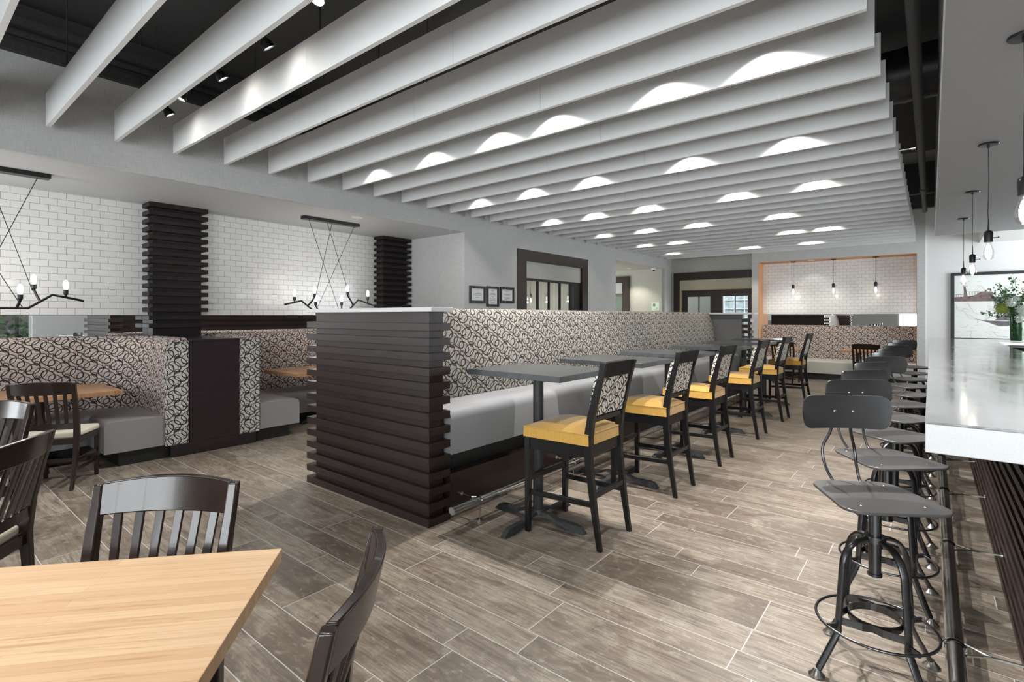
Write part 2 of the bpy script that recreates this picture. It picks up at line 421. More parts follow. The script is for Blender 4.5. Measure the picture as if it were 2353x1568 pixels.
# ---------------------------------------------------------------- setting: floor
XW = -6.0; XT = -7.58; YF = 14.4; ZT = 4.2; ZS = 2.89; ZD = 4.15
struct('floor_grout_bed', MB().box(-10.5, 4.2, -3.5, 17.5, -.12, -.0004), M['grout'])
def planks():
    pat = [.205, .32, .165, .165, .315, .165]
    vs_, fs, cols = [], [], []
    y = 1.10 - 1.335 * 4; i = 0
    while y < 15.0:
        wd = pat[i % 6]; L = (1.22, .92, 1.22, 1.22, .92, .92)[i % 6]
        x = -9.6 + random.random() * L
        xa = -9.8
        while xa < 4.2:
            xb = min(x, 4.2); g = .0023
            if xb - xa > .02:
                b = len(vs_); vs_ += [(xa + g, y + g, 0), (xb - g, y + g, 0), (xb - g, y + wd - g, 0), (xa + g, y + wd - g, 0)]
                fs.append((b, b + 1, b + 2, b + 3)); cols.append((random.random(), random.random(), random.random(), 1))
            xa = x; x += L
        y += wd; i += 1
    me = bpy.data.meshes.new('floor'); me.from_pydata(vs_, [], fs); me.materials.append(M['floor'])
    ca = me.color_attributes.new('plank', 'FLOAT_COLOR', 'CORNER')
    for p in me.polygons:
        for li in p.loop_indices: ca.data[li].color = cols[p.index]
    o = bpy.data.objects.new('floor', me); COL.objects.link(o); o['kind'] = 'structure'
planks()

# ---------------------------------------------------------------- walls
struct('wall_left', MB().box(-6.12, XW, 6.13, 7.53, 0, ZT).box(-6.12, XW, 7.53, 10.05, 2.76, ZT).box(-6.12, XW, 10.05, 11.41, 0, ZT)
       .box(-6.12, XW, 11.41, 14.51, ZS, ZT).box(-6.12, XW, 14.51, 14.92, 0, ZT), M['linen'])
struct('wall_bulkhead', MB().box(-6.06, XW, -3.5, 6.13, ZS, 3.72), M['linen'])
struct('wall_upper_left', MB().box(-6.06, XW, -3.5, 6.13, 3.72, ZT).box(-6.0, -5.985, 6.13, 14.9, 3.72, ZT), M['dark_ceiling'])
struct('ceiling_alcove', MB().box(-7.75, -6.06, -3.5, 6.25, ZS, ZS + .06), M['soffit'])
struct('wall_alcove_end', MB().box(-7.75, -6.12, 6.13, 6.25, 0, ZS), M['linen'])
struct('wall_alcove', MB().box(-7.75, -7.62, -3.5, 6.13, 0, ZS), M['linen'])
struct('wall_alcove_tile', MB().box(-7.62, XT, -3.5, 6.13, 1.512, ZS), M['tile_left'])
mir = MB().box(-7.62, XT - .004, -3.5, 6.13, 1.20, 1.508).build('mirror', M['mirror'])
tag(mir, 'long narrow mirror strip between the left tiled wall and the booth backs', 'mirror')
# hall recess
struct('ceiling_hall', MB().box(-9.6, -6.12, 11.3, 14.55, ZS, ZS + .06), M['linen_far'])
struct('wall_hall_back', MB().box(-9.6, XW - .12, 14.45, 14.55, 0, ZS), M['linen_far'])
struct('wall_hall_side', MB().box(-9.6, -6.12, 11.3, 11.41, 0, ZS).box(-9.7, -9.6, 11.3, 14.55, 0, ZS), M['linen_far'])
# far wall with the double door
struct('wall_far', MB().box(-6.12, -5.92, 14.92, 15.02, 0, ZT).box(-5.92, -3.60, 14.92, 15.02, 2.74, ZT), M['linen_far'])
# niche wall
struct('wall_niche', MB().box(-3.64, -3.485, YF, 15.0, 0, ZT).box(-.245, -.10, YF, 15.0, 0, ZT).box(-3.485, -.245, YF, 15.0, 2.885, ZT), M['linen'])
struct('trim_1', MB().box(-3.487, -3.477, YF + .002, 14.9, 0, 2.884).box(-3.477, -.253, YF + .002, 14.9, 2.875, 2.884).box(-.253, -.244, YF + .002, 14.9, 0, 2.884), M['orange'])
struct('wall_niche_back', MB().box(-3.48, -.25, 14.92, 15.0, 0, 2.88), M['linen'])
struct('wall_niche_tile', MB().box(-3.477, -.253, 14.90, 14.92, 1.548, 2.876), M['tile_far'])
mir2 = MB().box(-3.477, -.253, 14.902, 14.92, 1.20, 1.544).build('mirror', M['mirror'])
tag(mir2, 'narrow mirror strip in the far tiled niche, above the banquette back', 'mirror')
struct('wall_picture', MB().box(-.10, 4.2, 14.43, 14.53, 0, ZT), M['white_wall'])
# right and front walls with windows
struct('wall_right', MB().box(4.2, 4.32, -3.5, -.1, 0, ZT).box(4.2, 4.32, 2.7, 10.3, 0, ZT).box(4.2, 4.32, 14.2, 14.5, 0, ZT)
       .box(4.2, 4.32, -.1, 2.7, 0, .5).box(4.2, 4.32, -.1, 2.7, 2.95, ZT).box(4.2, 4.32, 10.3, 14.2, 0, .85).box(4.2, 4.32, 10.3, 14.2, 2.95, ZT), M['white_wall'])
struct('wall_front', MB().box(-7.75, -7.2, -3.6, -3.5, 0, 4.3).box(-7.2, -5.9, -3.6, -3.5, 0, .4).box(-7.2, -5.9, -3.6, -3.5, 3.05, 4.3).box(-5.9, -1.35, -3.6, -3.5, 0, 4.3).box(3.65, 4.32, -3.6, -3.5, 0, 4.3).box(-1.35, 3.65, -3.6, -3.5, 0, .4).box(-1.35, 3.65, -3.6, -3.5, 3.05, 4.3), M['linen'])
def window(name, x0, x1, y0, y1, z0, z1, n):
    """frame in a wall; thin axis is x or y"""
    xs = abs(x1 - x0) < abs(y1 - y0); mb = MB(); t = .06
    def b(a0, a1, c0, c1): (mb.box(x0, x1, a0, a1, c0, c1) if xs else mb.box(a0, a1, y0, y1, c0, c1))
    a0, a1 = (y0, y1) if xs else (x0, x1)
    b(a0, a1, z0, z0 + t); b(a0, a1, z1 - t, z1)
    for i in range(n + 1):
        p = a0 + (a1 - a0 - t) * i / n; b(p, p + t, z0 + t, z1 - t)
    o = struct(name, mb, M['white_trim'])
    g = MB()
    if xs: g.box((x0 + x1) / 2 - .003, (x0 + x1) / 2 + .003, y0 + .02, y1 - .02, z0 + .02, z1 - .02)
    else: g.box(x0 + .02, x1 - .02, (y0 + y1) / 2 - .003, (y0 + y1) / 2 + .003, z0 + .02, z1 - .02)
    g.build('window_pane', M['glass'], o)
window('window_1', -1.35, 3.65, -3.58, -3.52, .4, 3.05, 4)
window('window_added_left', -7.2, -5.9, -3.58, -3.52, .4, 3.05, 2)  # unseen window added for more light on the left side
window('window_2', 4.23, 4.29, -.1, 2.7, .5, 2.95, 2)
window('window_added_bar', 4.23, 4.29, 10.3, 14.2, .85, 2.95, 3)  # unseen window added for the light on the picture wall

# ---------------------------------------------------------------- ceilings
struct('ceiling', MB().box(-6.06, .05, -3.5, 10.6, ZD, ZD + .1).box(.05, 4.32, -3.5, 11.65, ZD, ZD + .1), M['dark_ceiling'])
struct('ceiling_far', MB().box(-6.06, .05, 10.6, 15.02, ZD, ZD + .1), M['deck'])
struct('ceiling_bar_end', MB().box(.05, 4.32, 11.65, 14.53, ZD, ZD + .1), M['white_wall'])
struct('ceiling_bar_drop', MB().box(.77, 4.2, 11.75, 14.43, 3.02, 3.5), M['white_wall'])
struct('ceiling_bar', MB().box(.05, 4.2, -3.5, 11.65, 2.9, 2.96).box(.05, .08, -3.5, 11.65, 2.96, ZD), M['bar_soffit'])
struct('trim_2', MB().box(.043, .05, -3.5, 11.65, 2.896, 2.906), M['soffit'])
# stepped dark edge of the slab along the bulkhead
struct('ceiling_edge', MB().box(-6.0, -5.93, -3.5, 14.3, 3.72, 3.80).box(-6.0, -5.96, -3.5, 14.3, 3.86, 3.90).box(-6.0, -5.90, -3.5, 14.3, 3.93, 4.0), M['dark_ceiling'])
for i, y in enumerate((11.35, 12.9)):
    struct('beam', MB().box(-6.0, .05, y, y + .14, 3.62, ZD), M['dark_ceiling'])
# pipe, duct and conduit in the open strip between the baffles and the bar soffit
pp = thing('sprinkler_pipe', 'long dark pipe running along the open ceiling strip beside the bar soffit', 'pipe', (-.085, 0, 3.30))
MB().cyl((0, -3.4, 0), (0, 9.3, 0), .036, n=16).build('pipe', M['iron'], pp, smooth=.8)
MB().cyl((0, 9.3, 0), (0, 11.3, -.0), .034, n=16).cyl((0, 9.25, 0), (0, 9.4, 0), .05, n=16).build('pipe_joint', M['iron'], pp, smooth=.8)
hg = MB()
for y in (-2, 1, 4, 7, 10): hg.cyl((0, y, .03), (0, y, .84), .006, n=6)
hg.build('hanger', M['iron'], pp)
dk = thing('air_duct', 'wide round black air duct crossing above the open ceiling strip by the bar', 'duct', (0, 0, 0))
MB().cyl((-.9, 5.85, 3.675), (.045, 5.85, 3.675), .235, n=32).build('duct', M['black_metal'], dk, smooth=.8)
for x_ in (-.20, -.7): MB().cyl((x_, 5.85, 3.675), (x_ + .03, 5.85, 3.675), .24, n=32).build('duct_seam', M['black_metal'], dk, smooth=.8)
MB().box(-.5, -.48, 5.84, 5.86, 3.9, ZD).build('duct_strap', M['iron'], dk)
cd = MB().cyl((-.9, 7.0, 3.30), (-.13, 7.0, 3.30), .011, n=8).cyl((-.17, 7.0, 3.30), (-.13, 7.0, 3.30), .02, n=8).cyl((-.85, 7.0, 3.30), (-.85, 7.0, ZD), .008, n=6).build('conduit', M['chrome'], smooth=.8)
tag(cd, 'thin shiny conduit joining the ceiling pipe beside the white baffles', 'conduit')

# ---------------------------------------------------------------- ceiling baffles
SY = lambda k: .909 + .479 * (k - 1)
def baffle(k):
    y = SY(k)
    t = thing('ceiling_baffle', f'{ORD[k + 1]} long white ceiling baffle, counting back from the front windows', 'ceiling baffle', (0, 0, 0), group='white ceiling baffles')
    xs = [-5.9, -3.35 if k % 2 else -2.4, -.265]
    m = MB()
    for a, b in zip(xs[:-1], xs[1:]): m.box(a + (.0012 if a != xs[0] else 0), b - (.0012 if b != xs[-1] else 0), y, y + .03, 3.13, 3.415)
    m.build('board', M['baffle'], t)
    h = MB()
    for x in (-5.2, -3.2, -1.0): h.cyl((x, y + .015, 3.415), (x, y + .015, ZD), .005, n=6)
    h.build('hanger', M['iron'], t)
for k in range(0, 30): baffle(k)

# ---------------------------------------------------------------- track spotlights
LAMPS = {-1: [-4.6, -3.4, -2.3, -1.2, -.4], 3: [-5.3, -4.8, -4.2, -3.47, -2.72, -1.7, -.9], 7: [-5.2, -4.2, -3.28, -2.6, -1.6, -.88], 11: [-5.28, -4.31, -3.36, -2.11, -1.09],  # first row lies out of view, added to brighten the foreground
         15: [-5.3, -4.43, -3.48, -2.15, -1.18], 19: [-5.31, -4.39, -3.37, -1.98], 23: [-5.28, -4.49, -2.18, -1.56], 27: [-5.36, -3.45, -2.15]}
ROWS = list(LAMPS)
def make_spot(label, x, y, z, tilt, warm, power, face):
    t = thing('track_spotlight', label, 'spotlight', (x, y, z), 0, 'track spotlights above the baffles')
    MB().box(-.035, .035, -.018, .018, -.02, .0).cyl((0, 0, -.02), (0, 0, -.09), .011, n=10).build('arm', M['black_metal'], t, smooth=.8)
    d = Vector((tilt[0], tilt[1], -1)).normalized(); q = Vector((0, 0, -1)).rotation_difference(d).to_matrix().to_4x4()
    m4 = Matrix.Translation((0, 0, -.09)) @ q @ Matrix.Scale(.82, 4)
    h = MB().add(MB().lathe([(.018, .03), (.03, .02), (.034, -.03), (.03, -.045), (.045, -.06), (.052, -.10), (.052, -.115), (.044, -.115), (.040, -.10)], n=18), m4)
    h.build('head', M['black_metal'], t, smooth=.8)
    MB().add(MB().lathe([(.001, -.106 if face == 70 else -.088), (.040, -.106 if face == 70 else -.088)], n=18, caps=False), m4).build('lens', M['lens'], t)
    l = bpy.data.lights.new('spot', 'SPOT'); l.energy = power; l.color = (1.0, .93, .80) if warm else (1.0, .98, .955)
    l.spot_size = math.radians(face); l.spot_blend = 1.0; l.shadow_soft_size = .022
    lo = bpy.data.objects.new('spot', l); link(lo, t); lo.location = m4 @ Vector((0, 0, -.125)); lo.rotation_euler = q.to_euler()
for r, k in enumerate(ROWS):
    y = SY(k) - (.262 if k == 3 else .215)
    z = 3.47 if k == 3 else 3.44
    tr = thing('lighting_track', 'black lighting track added out of view above the front dining tables' if k < 0 else f'black lighting track above the gap before the {ORD[k + 1]} white baffle', 'lighting track', (0, y, z))
    MB().box(-5.75, -.5, -.018, .018, 0, .02).build('rail', M['black_metal'], tr)
    s_ = MB()
    for x in (-5.5, -3.1, -.7): s_.cyl((x, 0, .02), (x, 0, ZD - z), .004, n=6)
    s_.build('hanger', M['iron'], tr)
    for j, x in enumerate(LAMPS[k]):
        tl = [(.1, .6), (-.15, -.35), (.15, .75), (.1, .75), (.2, -.35), (.2, .8), (-.2, .8)][j % 7] if k == 3 else ((-.05, .10) if k < 0 else (.06, .5))
        make_spot(f'black track spotlight, {ORD[j + 1]} from the left wall on the {ORD[r + 1]} lighting track', x, y, z, tl, k >= 15, {-1: 78 if x < -1.5 else 50, 3: 90 if j < 2 else 42, 7: 125, 11: 75, 15: 48, 19: 40, 23: 40, 27: 34}[k] * (.25 if x < -5 and k > 3 else (.6 if x < -4 and k > 3 else 1)), 70 if k == 3 else (88 if k < 0 else 128))

for j, (x, k, tl, pw, nm) in enumerate([(-1.25, 7, (.50, -.50), 330, 'angled at the nearest bar stools'), (-1.45, 11, (.50, -.50), 300, 'angled at the middle bar stools'),  # extra heads added to throw hard light on stools and floor
                                        (-1.55, 15, (.50, -.50), 260, 'angled at the far bar stools'), (-2.85, 7, (.25, -.45), 200, 'angled at the first bar table'), (-4.75, 7, (-.1, -.75), 200, 'angled at the front aisle')]):
    make_spot(f'added black track spotlight {nm}', x, SY(k) - .215, 3.44, tl, False, pw, 62)

# ---------------------------------------------------------------- slatted divider (pony wall)
def slat_stack(x0, x1, y0, y1, z1, n, inl, inr, inf, inb, name, parent, mat, skip=0):
    """alternating proud bars and recessed core"""
    p = z1 / (n + .0); core = MB().box(x0 + inl, x1 - inr, y0 + inf, y1 - inb, 0.0, z1).build('core', mat, parent)
    for i in range(n):
        z = i * p
        MB().box(x0, x1, y0, y1, z, z + p * .52).build('slat', mat, parent, bevel=.0015, seg=1)
dv = thing('slatted_divider', 'dark wood slatted half wall with metal cap at the near end of the banquette', 'half wall', (0, 0, 0))
slat_stack(-4.39, -2.75, 2.45, 2.66, 1.50, 14, .085, .045, .045, .03, 'slat', dv, M['dwood'])
MB().box(-4.31, -2.79, 2.49, 2.632, 1.50, 1.53).build('core', M['dwood'], dv)
MB().box(-4.37, -2.70, 2.43, 2.64, 1.53, 1.562).build('cap', M['zinc_rim'], dv, bevel=.002)
dv2 = thing('slatted_divider', 'slatted half wall with metal cap and grey panel at the far end of the banquette', 'half wall', (0, 0, 0))
MB().box(-4.3, -2.72, 10.12, 10.28, 0, 1.53).build('core', M['dwood'], dv2)
MB().box(-3.9, -2.72, 10.10, 10.12, .3, 1.53).build('panel', M['linen_dark'], dv2)
for i in range(14): MB().box(-2.72, -2.57, 10.08, 10.30, i * .107, i * .107 + .056).build('slat', M['dwood'], dv2)
MB().box(-4.33, -2.50, 10.06, 10.34, 1.53, 1.562).build('cap', M['zinc_rim'], dv2, bevel=.002)

# ---------------------------------------------------------------- long high banquette
def rounded(d0, z0, d1, z1, r, n=5):
    """profile with rounded inner-top corner; d grows toward the room"""
    pts = [(d0, z0), (d1, z0)]
    for i in range(n + 1):
        a = PI / 2 * i / n; pts.append((d1 - r + r * math.cos(a), z1 - r + r * math.sin(a)))
    pts.append((d0, z1)); return pts
bq = thing('banquette', 'long high banquette with ring patterned back and grey seat behind the bar tables', 'banquette', (0, 0, 0))
ysec = [2.665, 5.14, 7.7, 10.05]
for a, b in zip(ysec[:-1], ysec[1:]):
    # path runs +y at x=-3.45; room side (+x) is to the right => use reversed path so d is to the left
    prof = [(0, .70), (.20, .70), (.235, .80), (.215, 1.05), (.175, 1.30), (.12, 1.48), (.10, 1.53), (.07, 1.56), (0, 1.568), (-.12, 1.568), (-.12, .70)]
    MB().sweep([(-3.40, b - .002), (-3.40, a + .002)], prof).build('back_cushion', M['fabric'], bq, smooth=.7)
    MB().sweep([(-3.40, b - .002), (-3.40, a + .002)], rounded(.15, .475, .655, .80, .07)).build('seat_cushion', M['vinyl_light'], bq, smooth=.7)
MB().box(-3.52, -2.86, 2.67, 10.05, .33, .475).build('base', M['kick'], bq)
MB().box(-3.52, -2.76, 2.67, 10.05, .09, .33).build('platform', M['dwood_y'], bq, bevel=.003)
MB().box(-3.52, -2.80, 2.67, 10.05, 0, .09).build('plinth', M['kick'], bq)
bq2 = thing('banquette', 'booth height bench behind the long high banquette, facing the wall booths', 'banquette', (0, 0, 0))
MB().box(-3.62, -3.535, 2.68, 10.05, 0, 1.53).build('back_panel', M['dwood_y'], bq2)
for i in range(14): MB().box(-3.645, -3.622, 2.68, 10.05, .02 + i * .108, .02 + i * .108 + .056).build('slat', M['dwood_y'], bq2)
MB().sweep([(-3.78, 2.68), (-3.78, 10.05)], [(0, .42), (.10, .42), (.12, .55), (.08, 1.1), (.03, 1.2), (0, 1.2), (-.12, 1.2), (-.12, .42)]).build('back', M['fabric_booth'], bq2, smooth=.7)
MB().sweep([(-3.78, 2.68), (-3.78, 10.05)], rounded(.05, .14, .50, .45, .06)).build('seat', M['vinyl'], bq2, smooth=.7)
MB().box(-4.2, -3.66, 2.68, 10.05, 0, .14).build('base', M['kick'], bq2)

def foot_rail(label, x, z, y0, y1, r, wall_dx, ys, legs):
    t = thing('foot_rail', label, 'foot rail', (0, 0, 0))
    MB().cyl((x, y0, z), (x, y1, z), r, n=20).build('rail', M['chrome'], t, smooth=.8)
    for y in ys:
        b = MB()
        b.tube([(x + r * 1.15 * math.cos(a), y, z + r * 1.15 * math.sin(a)) for a in [2 * PI * i / 16 for i in range(24)]], .0042, 6, closed=True)
        s = 1 if wall_dx > 0 else -1
        b.tube([(x + s * r, y - .035, z + .0), (x + s * (r + abs(wall_dx) * .3), y, z + .004), (x + wall_dx * .7, y + .004, z + .006), (x + wall_dx, y, z + .012)], .0058, 6)
        b.tube([(x + s * r, y + .05, z), (x + s * (r + abs(wall_dx) * .3), y, z + .004)], .0058, 6)
        b.cyl((x + wall_dx - s * .01, y, z + .012), (x + wall_dx - s * .001, y, z + .012), .018, n=12)
        if legs:
            b.tube([(x, y, z - r), (x + .006, y, z * .5), (x + .0, y, .01)], .005, 6); b.cyl((x, y, .001), (x, y, .012), .024, n=14)
        b.build('bracket', M['chrome'], t, smooth=.8)
foot_rail('polished steel foot rail on the floor in front of the long banquette', -2.57, .15, 2.50, 10.0, .028, -.188, [2.78 + 1.27 * i for i in range(6)], True)

# ---------------------------------------------------------------- bar
bar = thing('bar_counter', 'long bar with thick zinc top and dark slatted front on the right', 'bar counter', (0, 0, 0))
top = MB().prism([(-.02, 2.70), (.86, 2.70), (.86, 11.56), (3.0, 11.56), (3.0, 12.98), (-.02, 12.98)], 1.062, 1.07)
top.build('counter_top', M['zinc'], bar)
MB().box(-.02, .86, 2.70, 2.76, .943, 1.061).box(-.02, .04, 2.76, 12.92, .943, 1.061).box(-.02, 3.0, 12.92, 12.98, .943, 1.061).build('counter_edge', M['zinc_rim'], bar, bevel=.003)
MB().box(.04, .86, 2.76, 12.92, 1.03, 1.061).box(.86, 3.0, 11.56, 12.92, 1.03, 1.061).build('counter_slab', M['zinc'], bar)
MB().box(.33, .80, 2.86, 12.8, .09, .943).box(.80, 2.9, 11.75, 12.8, .09, .943).build('body', M['black_paint'], bar)
MB().box(.36, .80, 2.88, 12.8, 0, .09).box(.80, 2.9, 11.78, 12.78, 0, .09).build('plinth', M['black_paint'], bar)
for i in range(13):
    z = .015 + i * .071
    MB().box(.30, .335, 2.83, 12.82, z, z + .037).box(.30, .80, 2.83, 2.862, z, z + .037).build('slat', M['dwood_y'], bar)
foot_rail('polished steel foot rail along the base of the bar', .072, .19, 1.9, 12.6, .031, .23, [2.68 + 1.16 * i for i in range(9)], False)
# vase of flowers
vz = thing('vase', 'tall green glass vase on the far bar corner before the picture', 'vase', (1.13, 12.15, 1.083))
MB().lathe([(.09, 0), (.095, .02), (.098, .42), (.092, .42), (.088, .05)], n=28, caps=True).build('body', M['green_glass'], vz, smooth=.8)
MB().lathe([(.10, 0), (.104, .018), (.099, .02)], n=28).build('foot', M['glass'], vz, smooth=.8)
fl = thing('flower_arrangement', 'white and lime flowers with green sprigs in the tall green vase', 'flowers', (1.13, 12.15, 1.40))
def leafcloud(n, gen, size):
    m = MB()
    for _ in range(n):
        c, d = gen(); d = d.normalized(); s_ = size * random.uniform(.6, 1.3)
        sd = d.cross(Vector((random.uniform(-1, 1), random.uniform(-1, 1), random.uniform(-1, 1)))).normalized() * s_ * .35
        u = sd.cross(d).normalized() * s_ * .1
        b = len(m.v); m.v += [tuple(c), tuple(c + d * s_ * .5 + sd + u), tuple(c + d * s_), tuple(c + d * s_ * .5 - sd + u)]; m.f.append((b, b + 1, b + 2, b + 3))
    return m
rnd = lambda a: random.uniform(-a, a)
st = MB(); tips = []
for i in range(16):
    a = rnd(PI); r = random.uniform(.1, .38); h = random.uniform(.25, .72) * (1.1 - r)
    e = Vector((r * math.cos(a), r * math.sin(a), .1 + h)); st.tube([(0, 0, -.25), tuple(e * .5 + Vector((0, 0, .06))), tuple(e)], .003, 5); tips.append(e)
tips.append(Vector((-.08, 0, .78))); tips.append(Vector((.12, -.05, .66))); tips.append(Vector((-.42, -.05, .16)))
for e in tips[-3:]: st.tube([(0, 0, -.1), tuple(e * .55 + Vector((0, 0, .05))), tuple(e)], .003, 5)
st.build('stem', M['leaf'], fl)
def g1():
    e = random.choice(tips); k = random.uniform(.35, 1.0); c = e * k + Vector((rnd(.04), rnd(.04), rnd(.04))); return c, Vector((rnd(1), rnd(1), rnd(1) + .3))
leafcloud(560, g1, .05).build('leaves', M['leaf'], fl, fix=False)
def ball(name, c, r, mat, n=160):
    m = MB()
    for _ in range(n):
        d = Vector((rnd(1), rnd(1), rnd(1))).normalized(); p = Vector(c) + d * r * random.uniform(.8, 1.05)
        m.add(leafcloud(1, lambda: (p, d + Vector((rnd(.8), rnd(.8), rnd(.8)))), .028))
    m.add(MB().lathe([(r * math.sin(a) * .9 + .001, r * math.cos(a) * .9) for a in [PI * i / 8 for i in range(9)]], c, 12, caps=False))
    m.build(name, mat, fl, fix=False)
for c, r, mt in [((-.2, -.12, .22), .09, 'hydrangea'), ((.05, -.2, .2), .085, 'bloom'), ((-.05, -.05, .36), .08, 'bloom'), ((.18, -.12, .28), .09, 'hydrangea'), ((-.1, -.22, .32), .06, 'bloom'),
                 ((.02, -.2, .06), .06, 'bloom'), ((.22, .1, .2), .08, 'leaf'), ((-.22, .05, .34), .06, 'bloom'), ((0, 0, .2), .12, 'leaf')]:
    ball('blossom', c, r, M[mt])

# ---------------------------------------------------------------- framed ship picture
pc = thing('framed_picture', 'large framed picture of ships over a map on the white far wall', 'picture', (0, 14.43, 0))
X0, X1, Z0, Z1 = .32, 2.9, .98, 2.41
MB().box(X0, X0 + .06, -.05, -.003, Z0, Z1).box(X1 - .06, X1, -.05, -.003, Z0, Z1).box(X0 + .06, X1 - .06, -.05, -.003, Z1 - .06, Z1).box(X0 + .06, X1 - .06, -.05, -.003, Z0, Z0 + .06).build('frame', M['iron'], pc)
MB().box(X0 + .06, X1 - .06, -.02, -.003, Z0 + .06, Z1 - .06).build('paper_sheet', plain('map_paper', (.88, .90, .88), .6, var=.05, scale=3), pc)
def flatpoly(name, polys, mat, y=-.0225):
    m = MB()
    for P in polys:
        b = len(m.v); m.v += [(x, y, z) for x, z in P]; m.f.append(tuple(range(b, b + len(P))))
    return m.build(name, mat, pc, fix=False)
M['ship'] = plain('ship_print', (.20, .14, .14), .7, var=.45, scale=18); M['hull'] = plain('hull_print', (.16, .15, .16), .7, var=.3, scale=18)
sx_, sz_ = .385, 2.353  # top-left of sheet
def PX(x, z): return (.385 + (x - 437) / 1140 * 1.05, 1.9 + (705 - z) / 480 * .445 - .10)
ship = [[(437, 700), (437, 598), (590, 592), (600, 480), (590, 372), (625, 372), (662, 585), (790, 560), (880, 485), (950, 478), (950, 455), (978, 455), (978, 490), (1078, 500), (1100, 600), (1250, 604), (1700, 590), (1700, 700)]]
flatpoly('ship_print', [[PX(*p) for p in ship[0]]], M['ship'])
rail = []
def ln(a, b, t=5):
    a = Vector(a); b = Vector(b); d = (b - a).normalized(); n = Vector((-d.y, d.x)) * t / 2
    return [PX(*(a + n)), PX(*(b + n)), PX(*(b - n)), PX(*(a - n))]
for a, b in [((437, 545), (590, 540)), ((655, 487), (870, 480)), ((978, 492), (1075, 498)), ((1090, 548), (1700, 545)), ((575, 345), (660, 345)), ((575, 360), (660, 372))]: rail.append(ln(a, b, 8))
for x in (465, 505, 545, 1170, 1250, 1400, 1550): rail.append(ln((x, 545), (x, 600), 7))
for x in (700, 740, 785, 830): rail.append(ln((x, 485), (x, 560), 7))
flatpoly('rail_print', rail, M['ship'], -.0228)
flatpoly('sailboat_print', [[PX(765, 1083), PX(950, 1130), PX(1100, 1135), PX(1700, 1160), PX(1700, 1245), PX(1150, 1240), PX(1010, 1170)], [PX(1105, 1128), PX(1330, 905), PX(1700, 905), PX(1700, 1128)], ln((945, 1115), (1330, 890), 6)], M['hull'])
mp = []
random.seed(11)
for (x, z, n) in [(650, 720, 14), (450, 760, 10), (640, 1000, 12), (1000, 800, 9), (820, 340, 12), (1200, 300, 10), (470, 850, 9), (560, 900, 10), (900, 1000, 8), (1400, 400, 9), (700, 1350, 10), (1100, 1400, 10), (520, 1250, 8)]:
    a = (x, z); ang = random.uniform(.2, 1.2)
    for _ in range(n):
        ang += random.uniform(-.6, .6); b = (a[0] + 26 * math.cos(ang), a[1] + 26 * math.sin(ang)); mp.append(ln(a, b, 3)); a = b
for i in range(46):
    x = random.uniform(450, 1250); z = random.uniform(230, 1500)
    if 370 < z < 700: continue
    mp.append(ln((x, z), (x + random.uniform(20, 90), z + random.uniform(-3, 3)), 2.5))
flatpoly('map_lines', mp, M['ink'], -.0231)
random.seed(21)

# ---------------------------------------------------------------- pendants
def bulb_parts(t, z, s=1.0, glassy=True):
    """squirrel-cage lamp hanging down from z (socket bottom)"""
    MB().lathe([(.004, .13 * s), (.006, .055 * s), (.022 * s, .045 * s), (.026 * s, .03 * s), (.024 * s, -.03 * s), (.0, -.03 * s)], (0, 0, z), 16).cyl((.02 * s, 0, z), (.05 * s, 0, z), .0025 * s, n=6).cyl((.05 * s, 0, z), (.056 * s, 0, z), .006 * s, n=8).build('socket', M['black_metal'], t, smooth=.8)
    g = MB().lathe([(.014 * s, -.03 * s), (.016 * s, -.045 * s), (.028 * s, -.085 * s), (.034 * s, -.115 * s), (.030 * s, -.140 * s), (.016 * s, -.155 * s), (.001, -.158 * s)], (0, 0, z), 18, caps=False).build('bulb', M['bulb_glass'], t, smooth=True)
    f = MB().lathe([(.001, -.045 * s), (.010 * s, -.055 * s), (.019 * s, -.09 * s), (.018 * s, -.12 * s), (.001, -.138 * s)], (0, 0, z), 12, caps=False).build('filament', M['filament'], g, smooth=True)
def pendant(label, x, y, zc, zb, s, group, power):
    t = thing('pendant_light', label, 'pendant light', (x, y, zc), 0, group)
    MB().lathe([(.0, 0), (.062, 0), (.066, -.006), (.062, -.014), (.0, -.016)], (0, 0, -.001), 24).cyl((0, 0, -.014), (0, 0, -.035), .009, n=10).build('canopy', M['black_metal'], t, smooth=.6)
    z = zb - zc; MB().tube([(0, 0, -.03), (.002, 0, z * .4), (-.003, 0, z * .75), (0, 0, z + .12 * s)], .0032, 6).build('cord', M['black_paint'], t, smooth=.8)
    bulb_parts(t, z, s)
    l = bpy.data.lights.new('glow', 'POINT'); l.energy = power; l.color = (1, .93, .8); l.shadow_soft_size = .03
    lo = bpy.data.objects.new('glow', l); link(lo, t); lo.location = (0, 0, z - .19 * s)
for i, y in enumerate((3.60, 5.69, 7.77, 9.82)):
    pendant(f'clear bulb pendant over the bar, {ORD[i + 1]} back along the row' + (' and cut by the frame' if i == 0 else ''), .36, y, 2.9, 2.135, 1.15, 'bare bulb pendants over the bar', .2)
for x, nm in ((-2.71, 'left'), (-1.84, 'middle'), (-1.0, 'right')):
    pendant(f'{nm} one of three bare bulb pendants in the far tiled niche', x, 14.6, 2.874, 2.23, 1.25, 'bare bulb pendants in the far niche', .6)

